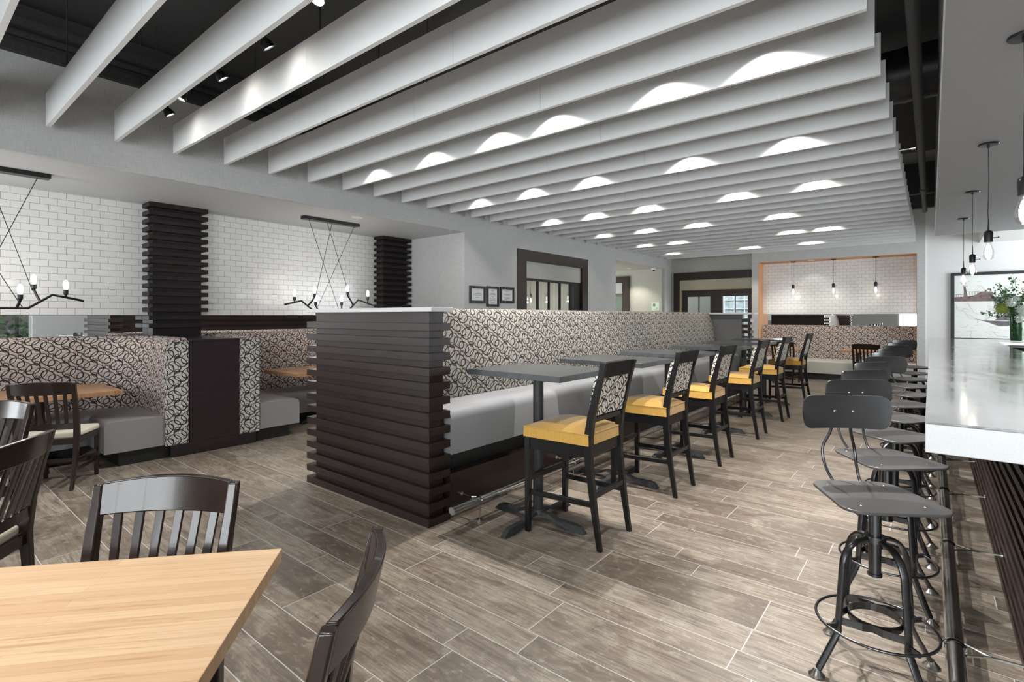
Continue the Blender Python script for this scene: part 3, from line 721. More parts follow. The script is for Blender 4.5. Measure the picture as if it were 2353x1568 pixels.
# ---------------------------------------------------------------- chandeliers in the alcove
def chandelier(label, yc):
    t = thing('linear_chandelier', label, 'chandelier', (-6.75, yc, 0))
    MB().box(-.06, .06, -.44, .44, 2.845, ZS - .001).build('canopy', M['black_metal'], t, bevel=.003)
    A = [(-.70, 1.655), (-.46, 1.71), (-.28, 1.575), (.27, 1.575), (.45, 1.745), (.72, 1.665)]
    MB().tube([(0, y, z) for y, z in A], .0125, 8).build('arm', M['black_metal'], t, smooth=.6)
    S = [((0, -.56, 1.685), (0, -.56, 1.71)), ((0, .62, 1.69), (0, .62, 1.745)),
         ((0, -.37, 1.64), (.13, -.34, 1.76)), ((0, .36, 1.66), (.10, .20, 1.80)), ((0, -.20, 1.575), (-.05, -.22, 1.65)), ((0, .17, 1.575), (-.04, .19, 1.655))]
    for a, b in S:
        m = MB()
        if (Vector(a) - Vector(b)).length > .06: m.tube([a, ((a[0] + b[0]) / 2 * 1.2, (a[1] + b[1]) / 2, (a[2] + b[2]) / 2), b], .0115, 8)
        else: m.cyl(a, b, .011, n=8)
        h = m.cyl(b, (b[0], b[1], b[2] + .012), .012, .02, n=14).cyl((b[0], b[1], b[2] + .012), (b[0], b[1], b[2] + .055), .0205, n=14).build('holder', M['black_metal'], t, smooth=.7)
        MB().lathe([(.012, 0), (.018, .02), (.023, .05), (.020, .08), (.010, .098), (.001, .103)], (b[0], b[1], b[2] + .05), 14, caps=False).build('bulb', M['bulb_hot'], h, smooth=True)
    for a, b in [((0, -.35, 2.85), (0, .12, 1.585)), ((0, -.07, 2.85), (.1, .24, 1.78)), ((0, .01, 2.85), (.13, -.33, 1.75)), ((0, .38, 2.85), (0, -.24, 1.585))]:
        MB().cyl(a, b, .0035, n=6).build('cable', M['black_paint'], t)
    l = bpy.data.lights.new('glow', 'POINT'); l.energy = 7; l.color = (1, .95, .87); l.shadow_soft_size = .3
    lo = bpy.data.objects.new('glow', l); link(lo, t); lo.location = (0.05, 0, 1.95); return t
chandelier('black zigzag chandelier with six bulbs over the second wall booth', 4.15)
ch1_ = chandelier('black zigzag chandelier with bare bulbs cut by the left edge over the first booth', .63); ch1_.rotation_euler = (0, 0, PI)

# ---------------------------------------------------------------- columns between the booths
def column(label, y0, y1, z0):
    t = thing('slatted_column', label, 'column', (0, 0, 0))
    MB().box(XT, -7.39, y0 + .06, y1 - .06, z0, ZS).build('core', M['column'], t)
    n = int((ZS - z0) / .0985)
    for i in range(n):
        z = ZS - .006 - .052 - i * .0985
        MB().box(XT + .0, -7.32, y0, y1, z, z + .052).build('slat', M['column'], t, bevel=.002, seg=1)
column('dark slatted column rising from the partition between the two wall booths', 2.06, 2.72, 1.245)
column('dark slatted column at the far end of the tiled alcove wall', 5.48, 6.10, 1.245)

# ---------------------------------------------------------------- booths along the left wall
def arc_path(x0, xw, ya, yb, r, n=8):
    """U path: starts (x0,ya) -> wall -> (x0,yb); ya > yb. Inside of U on the left side of travel? computed for d toward inside"""
    pts = [(x0, ya), (xw + r, ya)]
    for i in range(1, n + 1):
        a = PI / 2 * i / n; pts.append((xw + r - r * math.sin(a), ya - r + r * math.cos(a)))
    pts.append((xw, yb + r))
    for i in range(1, n + 1):
        a = PI / 2 * i / n; pts.append((xw + r - r * math.cos(a), yb + r - r * math.sin(a)))
    pts.append((x0, yb)); return pts
def booth(label, y_lo, y_hi):
    t = thing('booth', label, 'booth', (0, 0, 0))
    yb, ya = y_lo + .20, y_hi - .20
    P = arc_path(-6.25, -7.38, ya, yb, .52, 12)   # inner face of backrest; left of travel = inside
    back = [(-.195, .125), (.0, .125), (.03, .46), (.0, .9), (-.045, 1.18), (-.07, 1.235), (-.11, 1.265), (-.15, 1.268), (-.185, 1.25), (-.195, 1.2)]
    MB().sweep(P, back).build('backrest', M['fabric_booth'], t, smooth=.75)
    # upholstered end faces
    for (yy0, yy1) in ((ya - .03, ya + .19), (yb - .19, yb + .03)):
        MB().box(-6.25, -6.225, yy0, yy1, .125, 1.235).build('end_panel', M['fabric_end'], t, bevel=.012, seg=3)
    MB().sweep(P, rounded(.0, .142, .54, .45, .05)).build('seat', M['vinyl'], t, smooth=.7)
    MB().sweep([(p[0] - .03 if i in (0, len(P) - 1) else p[0], p[1]) for i, p in enumerate(P)], [(-.19, 0), (.42, 0), (.42, .14), (-.19, .14)]).build('base', M['kick'], t)
    return t
booth('ring patterned booth with grey seat nearest the left edge', -.95, 2.13)
booth('ring patterned booth behind the slatted divider', 2.65, 5.80)
pt = thing('booth_partition', 'plain dark aubergine wood partition between the two wall booths', 'partition', (0, 0, 0))
MB().box(-7.57, -6.24, 2.135, 2.645, 0, 1.225).box(-6.24, -6.225, 1.95, 2.83, 0, .125).build('panel', M['panel'], pt, bevel=.002)
MB().box(-7.57, -6.225, 2.13, 2.65, 1.225, 1.245).build('cap', M['panel'], pt, bevel=.002)

# ---------------------------------------------------------------- tables
def wood_table(label, loc, rz, w, d, mat, group=None, rect=True):
    t = thing('dining_table', label, 'table', loc, rz, group)
    MB().box(-w / 2, w / 2, -d / 2, d / 2, .708, .75).build('tabletop', mat, t, bevel=.002, seg=2)
    MB().cyl((0, 0, .05), (0, 0, .70), .038, n=18).cyl((0, 0, .690), (0, 0, .707), .11, n=18).build('column', M['black_paint'], t, smooth=.8)
    b = MB()
    for a in range(4):
        c, s = math.cos(a * PI / 2), math.sin(a * PI / 2)
        b.bar((0, 0, .05), (c * .20, s * .20, .035), .07, .05); b.bar((c * .19, s * .19, .035), (c * .29, s * .29, .012), .065, .04, w1=.06, d1=.015)
    b.build('base', M['black_paint'], t, bevel=.006)
    return t
ANG = math.radians(-41.6)
e1 = Vector((math.cos(math.radians(-131.6)), math.sin(math.radians(-131.6)))); e2 = Vector((math.cos(ANG), math.sin(ANG)))
TC = Vector((-1.627, .823)) + e1 * .46 + e2 * .46
wood_table('large light butcher block table in the front left corner', (TC.x, TC.y, 0), ANG + PI / 2, .92, .92, M['butcher'])
wood_table('wooden table in the first booth at the left wall', (-6.78, 1.0, 0), 0, .86, 1.13, M['butcher_far'])
wood_table('wooden table in the second booth, seen past the slatted divider', (-6.78, 3.98, 0), 0, .90, 1.16, M['butcher_far'])
wood_table('wooden table at the left edge between two dark chairs', (-4.02, -.18, 0), math.radians(-41), .8, .8, M['butcher'])
wood_table('pinkish wood table at the far banquette, behind the yellow stools', (-2.75, 13.55, 0), 0, .66, .66, M['butcher_far'], 'tables at the far banquette')
wood_table('pinkish wood table at the far banquette, by the bar stools', (-1.25, 13.55, 0), 0, .66, .66, M['butcher_far'], 'tables at the far banquette')

def high_table():
    t = thing('bar_table', 'high slate topped bar table nearest the slatted divider', 'bar table', (-2.27, 3.11, 0), 0, 'high tables along the banquette')
    MB().box(-.41, .41, -.335, .335, 1.066, 1.105).build('tabletop', M['slate_edge'], t, bevel=.0015, seg=1)
    MB().box(-.4085, .4085, -.3335, .3335, 1.105, 1.1062).build('laminate', M['slate'], t)
    MB().cyl((.03, -.05, .06), (.03, -.05, 1.05), .038, n=22).cyl((.03, -.05, 1.04), (.03, -.05, 1.065), .1, n=20).cyl((.03, -.05, .055), (.03, -.05, .09), .055, .045, n=22).build('column', M['iron'], t, smooth=.8)
    for a in range(4):
        c, s = math.cos(a * PI / 2), math.sin(a * PI / 2); m = MB(); L = .40
        pts = [(.02, .075, .058), (.10, .072, .058), (.17, .05, .03), (.32, .05, .0), (L - .04, .045, .0), (L, .006, .0)]
        for (r0, h0, b0), (r1, h1, b1) in zip(pts[:-1], pts[1:]):
            w0 = .062 if r0 < .35 else .056; w1 = .062 if r1 < .35 else .05
            n = len(m.v)
            for r, h, b, wd in ((r0, h0, b0, w0), (r1, h1, b1, w1)):
                for q, z, k in ((-1, b, 1), (1, b, 1), (1, h, .7), (-1, h, .7)):
                    x = r; yv = q * wd / 2 * k; m.v.append((.03 + c * x - s * yv, -.05 + s * x + c * yv, z + .001))
            for q in ((3, 2, 1, 0), (4, 5, 6, 7), (0, 1, 5, 4), (1, 2, 6, 5), (2, 3, 7, 6), (3, 0, 4, 7)): m.f.append(tuple(n + i for i in q))
        m.build('foot', M['iron'], t)
    return t
ht = high_table()
TY = [3.11, 4.33, 5.52, 7.0, 8.47, 9.70]
for i, y in enumerate(TY[1:]): dup(ht, (-2.27, y, 0), 0, f'high slate topped bar table, {ORD[i + 2]} from the slatted divider', 'high tables along the banquette')

# ---------------------------------------------------------------- yellow bar chairs
def yellow_stool():
    t = thing('bar_chair', 'black framed bar chair with mustard seat nearest the slatted divider', 'bar chair', (-1.92, 3.10, 0), PI / 2, 'mustard bar chairs along the banquette')
    bw = M['black_wood']
    for s in (-1, 1):
        MB().bar((s * .235, .265, 0), (s * .232, .262, .65), .033, .033, (0, 1, 0), .045, .045).build('leg', bw, t, bevel=.003, seg=1)
        m = MB(); pts = [(0, -.285, .032), (.25, -.245, .038), (.55, -.207, .046), (.72, -.205, .05), (.85, -.225, .046), (1.05, -.275, .038), (1.20, -.322, .032)]
        m.loft([(s * .205, y0, z0, d0 * .85, d0) for z0, y0, d0 in pts]).build('leg', bw, t, smooth=.5, bevel=.002, seg=1)
        MB().bar((s * .228, .25, .275), (s * .206, -.23, .285), .02, .034).build('stretcher', bw, t, bevel=.002, seg=1)
    MB().bar((-.23, .262, .37), (.23, .262, .37), .022, .04).build('stretcher', bw, t, bevel=.002, seg=1)
    MB().bar((-.20, -.24, .34), (.20, -.24, .34), .02, .034).build('stretcher', bw, t, bevel=.002, seg=1)
    MB().box(-.235, .235, .215, .262, .585, .66).box(-.205, .205, -.215, -.175, .585, .66).bar((-.235, .24, .62), (-.205, -.2, .62), .022, .075).bar((.235, .24, .62), (.205, -.2, .62), .022, .075).build('apron', bw, t)
    # cushion: crowned box
    m = MB(); N = 10
    def ring(z, ins, crown=0):
        o = []
        for q in [(-.255, .285), (.255, .285), (.235, -.215), (-.235, -.215)]: o.append((q[0] * (1 - ins), q[1] * (1 - ins), z))
        return o
    b0 = len(m.v); G = 8
    for j in range(G + 1):
        for i in range(G + 1):
            u = i / G * 2 - 1; v = j / G * 2 - 1; wx = .245 + .012 * v; x = u * wx; y = .035 + v * .25
            z = .735 + .042 * (1 - u ** 4) * (1 - v ** 4); m.v.append((x, y, z))
    for j in range(G):
        for i in range(G):
            a = b0 + j * (G + 1) + i; m.f.append((a, a + 1, a + G + 2, a + G + 1))
    b1 = len(m.v); loop = [i for i in range(G + 1)] + [(j + 1) * (G + 1) - 1 for j in range(1, G + 1)] + [G * (G + 1) + i for i in range(G - 1, -1, -1)] + [j * (G + 1) for j in range(G - 1, 0, -1)]
    for k in loop:
        x, y, z = m.v[b0 + k]; m.v.append((x * 1.012, .035 + (y - .035) * 1.012, .663))
    L = len(loop)
    for k in range(L): m.f.append((b0 + loop[k], b1 + k, b1 + (k + 1) % L, b0 + loop[(k + 1) % L]))
    m.f.append(tuple(b1 + k for k in range(L)))
    st_ = m.build('seat', M['mustard'], t, smooth=.9)
    pi = MB().tube([(m.v[b0 + k][0] * 1.004, .035 + (m.v[b0 + k][1] - .035) * 1.004, m.v[b0 + k][2]) for k in loop], .0035, 5, closed=True)
    pi.build('piping', M['mustard'], st_, smooth=True)
    MB().bar((-.22, -.3, 1.155), (.22, -.3, 1.155), .032, .10, (0, -.17, 1)).build('top_rail', bw, t, bevel=.003, seg=1)
    MB().bar((-.2, -.225, .83), (.2, -.225, .83), .026, .035, (0, -.17, 1)).build('lower_rail', bw, t, bevel=.002, seg=1)
    # upholstered back: from z .85 to 1.11, slight lean, bulged toward the seat
    m = MB(); G = 8
    def P(u, v, side):
        z = .855 + (v + 1) / 2 * .255; yc = -.225 - (z - .83) * .2; x = u * .183
        y = yc + (.045 + .035 * (1 - u ** 4) * (1 - v ** 4) if side > 0 else -.012); return (x, y, z)
    for side in (1, -1):
        b = len(m.v)
        for j in range(G + 1):
            for i in range(G + 1): m.v.append(P(i / G * 2 - 1, j / G * 2 - 1, side))
        for j in range(G):
            for i in range(G):
                a = b + j * (G + 1) + i; m.f.append((a, a + 1, a + G + 2, a + G + 1))
    K = (G + 1) ** 2
    for k in range(L):
        m.f.append((loop[k], loop[(k + 1) % L], K + loop[(k + 1) % L], K + loop[k]))
    m.build('back_pad', M['fabric_chair'], t, smooth=.9)
    return t
ys_ = yellow_stool()
for i, y in enumerate([4.35, 5.50, 6.95, 8.29, 10.05]):
    dup(ys_, (-1.92, y, 0), PI / 2, f'black framed bar chair with mustard seat, {ORD[i + 2]} from the slatted divider', 'mustard bar chairs along the banquette')

# ---------------------------------------------------------------- industrial bar stools
def rquad(C, r, n=5):
    pts = []
    m = len(C)
    for i in range(m):
        p = Vector(C[i]); a = (Vector(C[i - 1]) - p).normalized(); b = (Vector(C[(i + 1) % m]) - p).normalized()
        half = math.acos(max(-1, min(1, a.dot(b)))) / 2; d = r / math.tan(half); c = p + (a + b).normalized() * (r / math.sin(half))
        s = p + a * d; e = p + b * d; a0 = math.atan2(s.y - c.y, s.x - c.x); a1 = math.atan2(e.y - c.y, e.x - c.x)
        while a1 - a0 > PI: a1 -= 2 * PI
        while a1 - a0 < -PI: a1 += 2 * PI
        for k in range(n + 1):
            t = a0 + (a1 - a0) * k / n; pts.append((c.x + r * math.cos(t), c.y + r * math.sin(t)))
    return pts
def bar_stool():
    t = thing('bar_stool', '', 'bar stool', (-.185, 2.655, 0), 0, 'black swivel stools along the bar')
    # seat (local front = +y)
    MB().prism(rquad([(-.172, -.205), (.172, -.205), (.212, .20), (-.212, .20)], .075, 8), .728, .740).build('seat', M['stool'], t, bevel=.004, seg=2, smooth=.5)
    s2 = MB()
    for x, y in ((-.12, -.14), (.12, -.14), (.12, .12), (-.12, .12)): s2.lathe([(.006, 0), (.0055, .0015), (.003, .0025), (.0, .003)], (x, y, .740), 10)
    s2.build('screws', M['chrome'], t)
    MB().bar((-.12, -.17, .72), (.12, .15, .72), .03, .008).bar((.12, -.17, .72), (-.12, .15, .72), .03, .008).build('seat_bracket', M['black_metal'], t)
    for s in (-1, 1):
        MB().tube(smooth_pts([(s * .055, -.10, .722), (s * .058, -.20, .728), (s * .070, -.262, .79), (s * .072, -.285, .87), (s * .048, -.268, .945), (s * .04, -.2585, 1.00), (s * .04, -.2585, 1.07)]), .0065, 8).build('back_post', M['gun'], t, smooth=True)
    # curved back panel
    pl = [(x, z) for x, z in rquad([(-.188, .975), (.188, .975), (.195, 1.128), (-.195, 1.128)], .038, 8)]
    m = MB(); n = len(pl); cur = lambda x: -.215 - .035 * (1 - (x / .2) ** 2)
    NX = 28; xs_ = [-.195 * math.cos(PI * i / NX) for i in range(NX + 1)]
    from bisect import bisect
    def zr(x):
        zs = []
        for i in range(n):
            (xa, za), (xb, zb) = pl[i], pl[(i + 1) % n]
            if (xa - x) * (xb - x) <= 0 and abs(xa - xb) > 1e-9: zs.append(za + (zb - za) * (x - xa) / (xb - xa))
        return (min(zs), max(zs)) if zs else (1.05, 1.06)
    for i, x in enumerate(xs_):
        x = max(-.1948, min(.1948, x)); a, b = zr(x)
        for th in (0, .011):
            for q in range(4): m.v.append((x, cur(x) + th, a + (b - a) * q / 3))
    for i in range(NX):
        for q in range(3):
            A = i * 8 + q; m.f.append((A, A + 1, A + 9, A + 8)); m.f.append((A + 4, A + 12, A + 13, A + 5))
        m.f.append((i * 8, i * 8 + 8, i * 8 + 12, i * 8 + 4)); m.f.append((i * 8 + 3, i * 8 + 7, i * 8 + 15, i * 8 + 11))
    m.f.append((0, 4, 5, 6, 7, 3, 2, 1)); e = NX * 8; m.f.append((e, e + 1, e + 2, e + 3, e + 7, e + 6, e + 5, e + 4))
    bk = m.build('backrest', M['stool_back'], t, smooth=.8, bevel=.002)
    b2 = MB()
    for s in (-1, 1):
        y = cur(.04) + .0115; b2.add(MB().lathe([(.0065, 0), (.006, .002), (.003, .0035), (.0, .004)], (0, 0, 0), 10), Matrix.Translation((s * .04, y, 1.055)) @ Matrix.Rotation(-PI / 2, 4, 'X'))
    b2.build('bolt', M['chrome'], bk)
    # fixed base
    MB().cyl((0, 0, .53), (0, 0, .722), .0235, n=18).cyl((0, 0, .55), (0, 0, .575), .04, n=18).cyl((0, 0, .41), (0, 0, .54), .022, .024, n=16).cyl((0, 0, .405), (0, 0, .415), .027, n=16).build('column', M['gun'], t, smooth=.8)
    for a in range(4):
        an = PI / 4 + a * PI / 2; c, s = math.cos(an), math.sin(an)
        prof = [(.02, .560), (.07, .556), (.115, .530), (.142, .48), (.150, .42), (.166, .22), (.172, .17), (.255, .03)]
        MB().tube(smooth_pts([(c * r, s * r, z) for r, z in prof], 3), .0165, 8, flat=(1.0, .55), up0=None).build('leg', M['gun'], t, smooth=.6)
        MB().lathe([(.030, 0), (.032, .006), (.022, .016), (.014, .026), (.01, .032)], (c * .262, s * .262, .0), 16).build('foot_cap', M['chrome'], t, smooth=.8)
    MB().tube([(.215 * math.cos(x), .215 * math.sin(x), .205) for x in [2 * PI * i / 40 for i in range(40)]], .006, 6, closed=True).build('foot_ring', M['gun'], t, smooth=True)
    m = MB()
    for i in range(28):
        a0, a1 = 2 * PI * i / 28, 2 * PI * (i + 1) / 28
        for r0 in (.095,):
            m.bar((r0 * math.cos(a0), r0 * math.sin(a0), .225), (r0 * math.cos(a1), r0 * math.sin(a1), .225), .004, .03)
    for a in range(4):
        an = PI / 4 + a * PI / 2; nx = an + PI / 2
        p = [(.160 * math.cos(an), .160 * math.sin(an)), (.118 * math.cos(an + .5), .118 * math.sin(an + .5)), (.098 * math.cos(an + PI / 4), .098 * math.sin(an + PI / 4)), (.118 * math.cos(nx - .5), .118 * math.sin(nx - .5)), (.160 * math.cos(nx), .160 * math.sin(nx))]
        for q0, q1 in zip(p[:-1], p[1:]): m.bar((*q0, .225), (*q1, .225), .004, .03)
        m.bar((.165 * math.cos(an), .165 * math.sin(an), .205), (.215 * math.cos(an), .215 * math.sin(an), .205), .008, .02)
    m.build('brace', M['gun'], t)
    return t
bs = bar_stool()
SWIV = ('seat', 'screws', 'seat_bracket', 'back_post', 'backrest')
stools = [(2.655, 34), (3.41, 41), (4.13, 53), (4.88, 57), (5.63, 40), (6.38, 62), (7.13, 50), (7.90, 42), (8.75, 48), (9.8, 40)]
for i, (y, a) in enumerate(stools):
    nm = 'black metal swivel bar stool, ' + ('nearest the camera at the bar' if i == 0 else f'{ORD[i + 1]} back along the bar')
    o = bs if i == 0 else dup(bs, (-.185, y, 0), 0, nm)
    o['label'] = nm
    for c in o.children:
        if c.name.split('.')[0] in SWIV: c.rotation_euler = (0, 0, math.radians(a - 180))

# ---------------------------------------------------------------- dining chairs
def dining_chair():
    t = thing('dining_chair', '', 'dining chair', (0, 0, 0), 0, 'dark slat back dining chairs')
    cw = M['chair']
    def curve_y(x, k=.045): return -k * (1 - (x / .24) ** 2)
    for s in (-1, 1):
        MB().bar((s * .195, .205, 0), (s * .20, .205, .43), .03, .03, (0, 1, 0), .04, .04).build('leg', cw, t, bevel=.004, seg=1)
        m = MB(); pts = [(0, -.27, .03), (.2, -.225, .036), (.44, -.205, .044), (.60, -.222, .042), (.78, -.264, .036), (.85, -.284, .034), (.930, -.303, .032)]
        m.loft([(s * (.195 + .03 * z0), y0, z0, d0 * .95, d0) for z0, y0, d0 in pts]).build('leg', cw, t, smooth=.5, bevel=.005, seg=2)
        MB().bar((s * .197, .20, .16), (s * .20, -.23, .16), .018, .028).bar((s * .197, .20, .24), (s * .20, -.22, .24), .018, .028).build('stretcher', cw, t)
    MB().bar((-.2, 0, .2), (.2, 0, .2), .02, .03).build('stretcher', cw, t)
    MB().box(-.20, .20, .185, .215, .385, .435).box(-.19, .19, -.215, -.19, .385, .435).box(-.215, -.19, -.2, .2, .385, .435).box(.19, .215, -.2, .2, .385, .435).build('apron', cw, t)
    se = MB().prism(rquad([(-.205, -.195), (.205, -.195), (.225, .225), (-.225, .225)], .04), .436, .485).build('seat', M['cream'], t, bevel=.016, seg=3, smooth=.6)
    # crest rail, curved in plan with arched top, posts run into its rounded ends
    m = MB(); NX = 20; WD = .212
    for i in range(NX + 1):
        x = -WD + 2 * WD * i / NX; u = abs(x / WD)
        zt = .945 - .012 * u * u; zb = .830
        yc = -.268 + curve_y(x, .05) + .0
        for q in range(5):
            z = zb + (zt - zb) * q / 4; lean = -(z - .815) * .22; th = .026
            m.v.append((x, yc + lean - th / 2, z)); m.v.append((x, yc + lean + th / 2, z))
    R = 10
    for i in range(NX):
        a = i * R; b = a + R
        for q in range(4):
            m.f.append((a + 2 * q, a + 2 * q + 2, b + 2 * q + 2, b + 2 * q)); m.f.append((a + 2 * q + 1, b + 2 * q + 1, b + 2 * q + 3, a + 2 * q + 3))
        m.f.append((a, b, b + 1, a + 1)); m.f.append((a + 8, a + 9, b + 9, b + 8))
    for a in (0, NX * R): m.f.append((a, a + 1, a + 3, a + 5, a + 7, a + 9, a + 8, a + 6, a + 4, a + 2))
    m.build('crest_rail', cw, t, smooth=.8, bevel=.005, seg=2)
    m = MB()
    for i in range(10):
        x0 = -.2 + .4 * i / 10; x1 = x0 + .04
        m.bar((x0, -.212 + curve_y(x0, .02), .545), (x1, -.212 + curve_y(x1, .02), .545), .022, .05)
    m.build('lower_rail', cw, t)
    for i in range(6):
        x = -.152 + .304 * i / 5; xb = x * .93
        MB().bar((xb, -.213 + curve_y(xb, .02), .565), (x * 1.05, -.268 + curve_y(x, .05), .832), .028, .011, (0, 1, 0)).build('slat', cw, t, bevel=.002, seg=1)
    return t
dc = dining_chair()
def face(dx, dy): return math.atan2(-dx, dy)   # local +y -> (dx,dy)
def place_chair(first, x, y, d, label):
    """(x,y) is the middle of the crest rail; d the facing direction"""
    dv_ = Vector(d).normalized(); rz = face(*dv_); loc = (x + dv_.x * .315, y + dv_.y * .315, 0)
    if first: dc.location = loc; dc.rotation_euler = (0, 0, rz); dc['label'] = label
    else: dup(dc, loc, rz, label)
place_chair(True, -2.035, .635, (.664, -.747), 'dark slat back dining chair tucked behind the large butcher block table')
place_chair(False, -.995, .69, (-.735, -.678), 'dark dining chair seen edge on at the bottom, right of the large table')
place_chair(False, -3.22, .42, (-.60, -.80), 'dark dining chair cut by the left edge, its curved back seen from behind')
place_chair(False, -4.72, .50, (.62, -.78), 'brown dining chair at the left edge between two other chairs')
place_chair(False, -5.80, .86, (-.84, .54), 'dark dining chair with sunlit cream seat facing the first booth table')
place_chair(False, -1.02, 12.45, (0.05, 1), 'dark slat back chair at the far banquette, left of the bar stools')
place_chair(False, -2.55, 12.55, (0.1, 1), 'dark slat back chair at the far banquette, behind the yellow bar chairs')

# ---------------------------------------------------------------- far banquette in the niche
fb = thing('banquette', 'ring patterned banquette under the far tiled niche wall', 'banquette', (0, 0, 0))
for a, b in ((-3.47, -1.87), (-1.865, -.26)):
    MB().sweep([(b, 14.89), (a, 14.89)], [(0, .40), (.20, .40), (.22, .5), (.18, .9), (.12, 1.2), (.07, 1.262), (0, 1.268)]).build('back_cushion', M['fabric_booth'], fb, smooth=.75)
MB().sweep([(-.26, 14.89), (-3.47, 14.89)], rounded(.12, .15, .90, .45, .05)).build('seat', M['vinyl_cream'], fb, smooth=.7)
MB().box(-3.47, -.26, 14.05, 14.88, 0, .15).build('base', M['kick'], fb)
# ---------------------------------------------------------------- doors and wall pieces on the left / far walls
d1 = struct('door_1', MB().box(-6.13, -5.985, 7.53, 7.80, 0, 2.765).box(-6.13, -5.985, 9.83, 10.08, 0, 2.765).box(-6.13, -5.985, 7.80, 9.83, 2.555, 2.765), M['dwood_z'])
MB().box(-6.10, -6.04, 7.80, 9.83, 2.235, 2.555).build('door_header', M['linen_far'], d1)
sf = MB().box(-6.11, -6.05, 7.80, 9.83, 2.19, 2.235).box(-6.11, -6.05, 9.48, 9.83, 0, 2.19)
for y in (7.87, 8.26, 8.65, 9.05, 9.44): sf.box(-6.10, -6.06, y, y + .035, 0, 2.19)
sf.build('door_frame', M['black_paint'], d1)
MB().box(-6.085, -6.079, 7.81, 9.48, .02, 2.19).build('door_glass', M['glass'], d1)
# room seen through it
struct('wall_room_back', MB().box(-9.6, -9.5, 6.3, 11.3, 0, ZS).box(-9.5, -6.12, 6.25, 6.35, 0, ZS).box(-9.5, -6.12, 11.2, 11.3, 0, ZS), M['linen_far'])
struct('ceiling_room', MB().box(-9.6, -6.12, 6.3, 11.3, ZS, ZS + .05), M['linen_far'])
area = area_light('room_lamp', (-8.2, 9.2, 2.85), (0, 0, 0), 1.2, 1.2, 45, (1, .95, .82))
for i, (y, x) in enumerate(((9.2, -7.6), (10.2, -7.7))):
    pendant(f'bare bulb pendant seen through the glazed door, the {"left" if i == 0 else "right"} one', x, y, ZS - .002, 2.0, 1.1, 'pendants behind the glazed door', .4)
# hall door frame
d2 = struct('door_2', MB().box(-7.75, -7.13, 14.40, 14.449, 2.52, 2.71).box(-7.36, -7.13, 14.40, 14.449, 0, 2.52).box(-8.95, -8.75, 14.40, 14.449, 0, 2.71).box(-8.75, -7.75, 14.40, 14.449, 2.52, 2.71), M['dwood_z'])
MB().box(-8.75, -7.36, 14.43, 14.449, 2.19, 2.52).build('door_header', M['linen'], d2)
MB().box(-8.75, -7.36, 14.42, 14.449, 2.16, 2.19).build('door_frame', M['black_paint'], d2)
MB().box(-8.75, -7.36, 14.435, 14.449, 0, 2.16).build('door_glass', plain('frosted_green_glass', (.16, .21, .18), .15, var=.1), d2)
# double door at the far end
d3 = struct('door_3', MB().box(-5.92, -5.75, 14.86, 14.93, 0, 2.76).box(-5.75, -3.64, 14.86, 14.93, 2.54, 2.76), M['dwood'])
MB().box(-5.75, -3.64, 14.90, 14.96, 2.28, 2.54).build('door_header', plain('beige_header', (.46, .44, .34), .7, var=.03), d3)
MB().box(-5.75, -5.69, 14.89, 14.95, 0, 2.28).box(-5.69, -3.64, 14.89, 14.95, 2.245, 2.28).build('door_casing', plain('tan_casing', (.45, .38, .24), .6), d3)
for nm, a, b, g0, g1, gm in (('door_leaf', -5.69, -4.70, -5.52, -4.87, -5.19), ('door_leaf', -4.70, -3.64, -4.53, -3.87, -4.20)):
    lf = MB().box(a + .003, g0, 14.91, 14.95, 0, 2.243).box(g1, b - .003, 14.91, 14.95, 0, 2.243).box(g0, g1, 14.91, 14.95, 2.055, 2.243).box(g0, g1, 14.91, 14.95, 0, .35).box(gm - .015, gm + .015, 14.91, 14.95, .35, 2.055).build(nm, M['dwood'], d3)
    MB().box(g0, g1, 14.928, 14.934, .35, 2.055).build('door_glass', M['glass'], lf)
struct('wall_beyond_door', MB().box(-5.9, -4.75, 15.6, 15.7, 0, 2.8), M['linen_far'])
sv = thing('reflection_panel', 'white gridded panel standing in for a reflection in the right far door pane', 'reflection panel', (-4.2, 16.6, 0))  # panel behind the glass stands in for the building reflected in the pane
MB().box(-.9, .9, .02, .06, 0, 3.0).build('panel', plain('reflected_facade_glass', (.30, .36, .38), .3, var=.35, scale=5), sv)
gr = MB()
for z in (.9, 1.17, 1.44, 1.71, 1.98, 2.25): gr.box(-.9, .9, -.02, .02, z, z + .02)
for x in (-.8, -.5, -.2, .1, .4, .7): gr.box(x, x + .015, -.02, .02, .3, 3.0)
gr.build('grid', M['white_trim'], sv)
area_light('daylight_beyond_door', (-4.4, 15.9, 2.7), (math.radians(-25), 0, 0), 1.6, .5, 40, (.95, .98, 1))
struct('floor_outside', MB().box(-6.2, -3.0, 15.0, 17.4, -.004, 0), M['grout'])

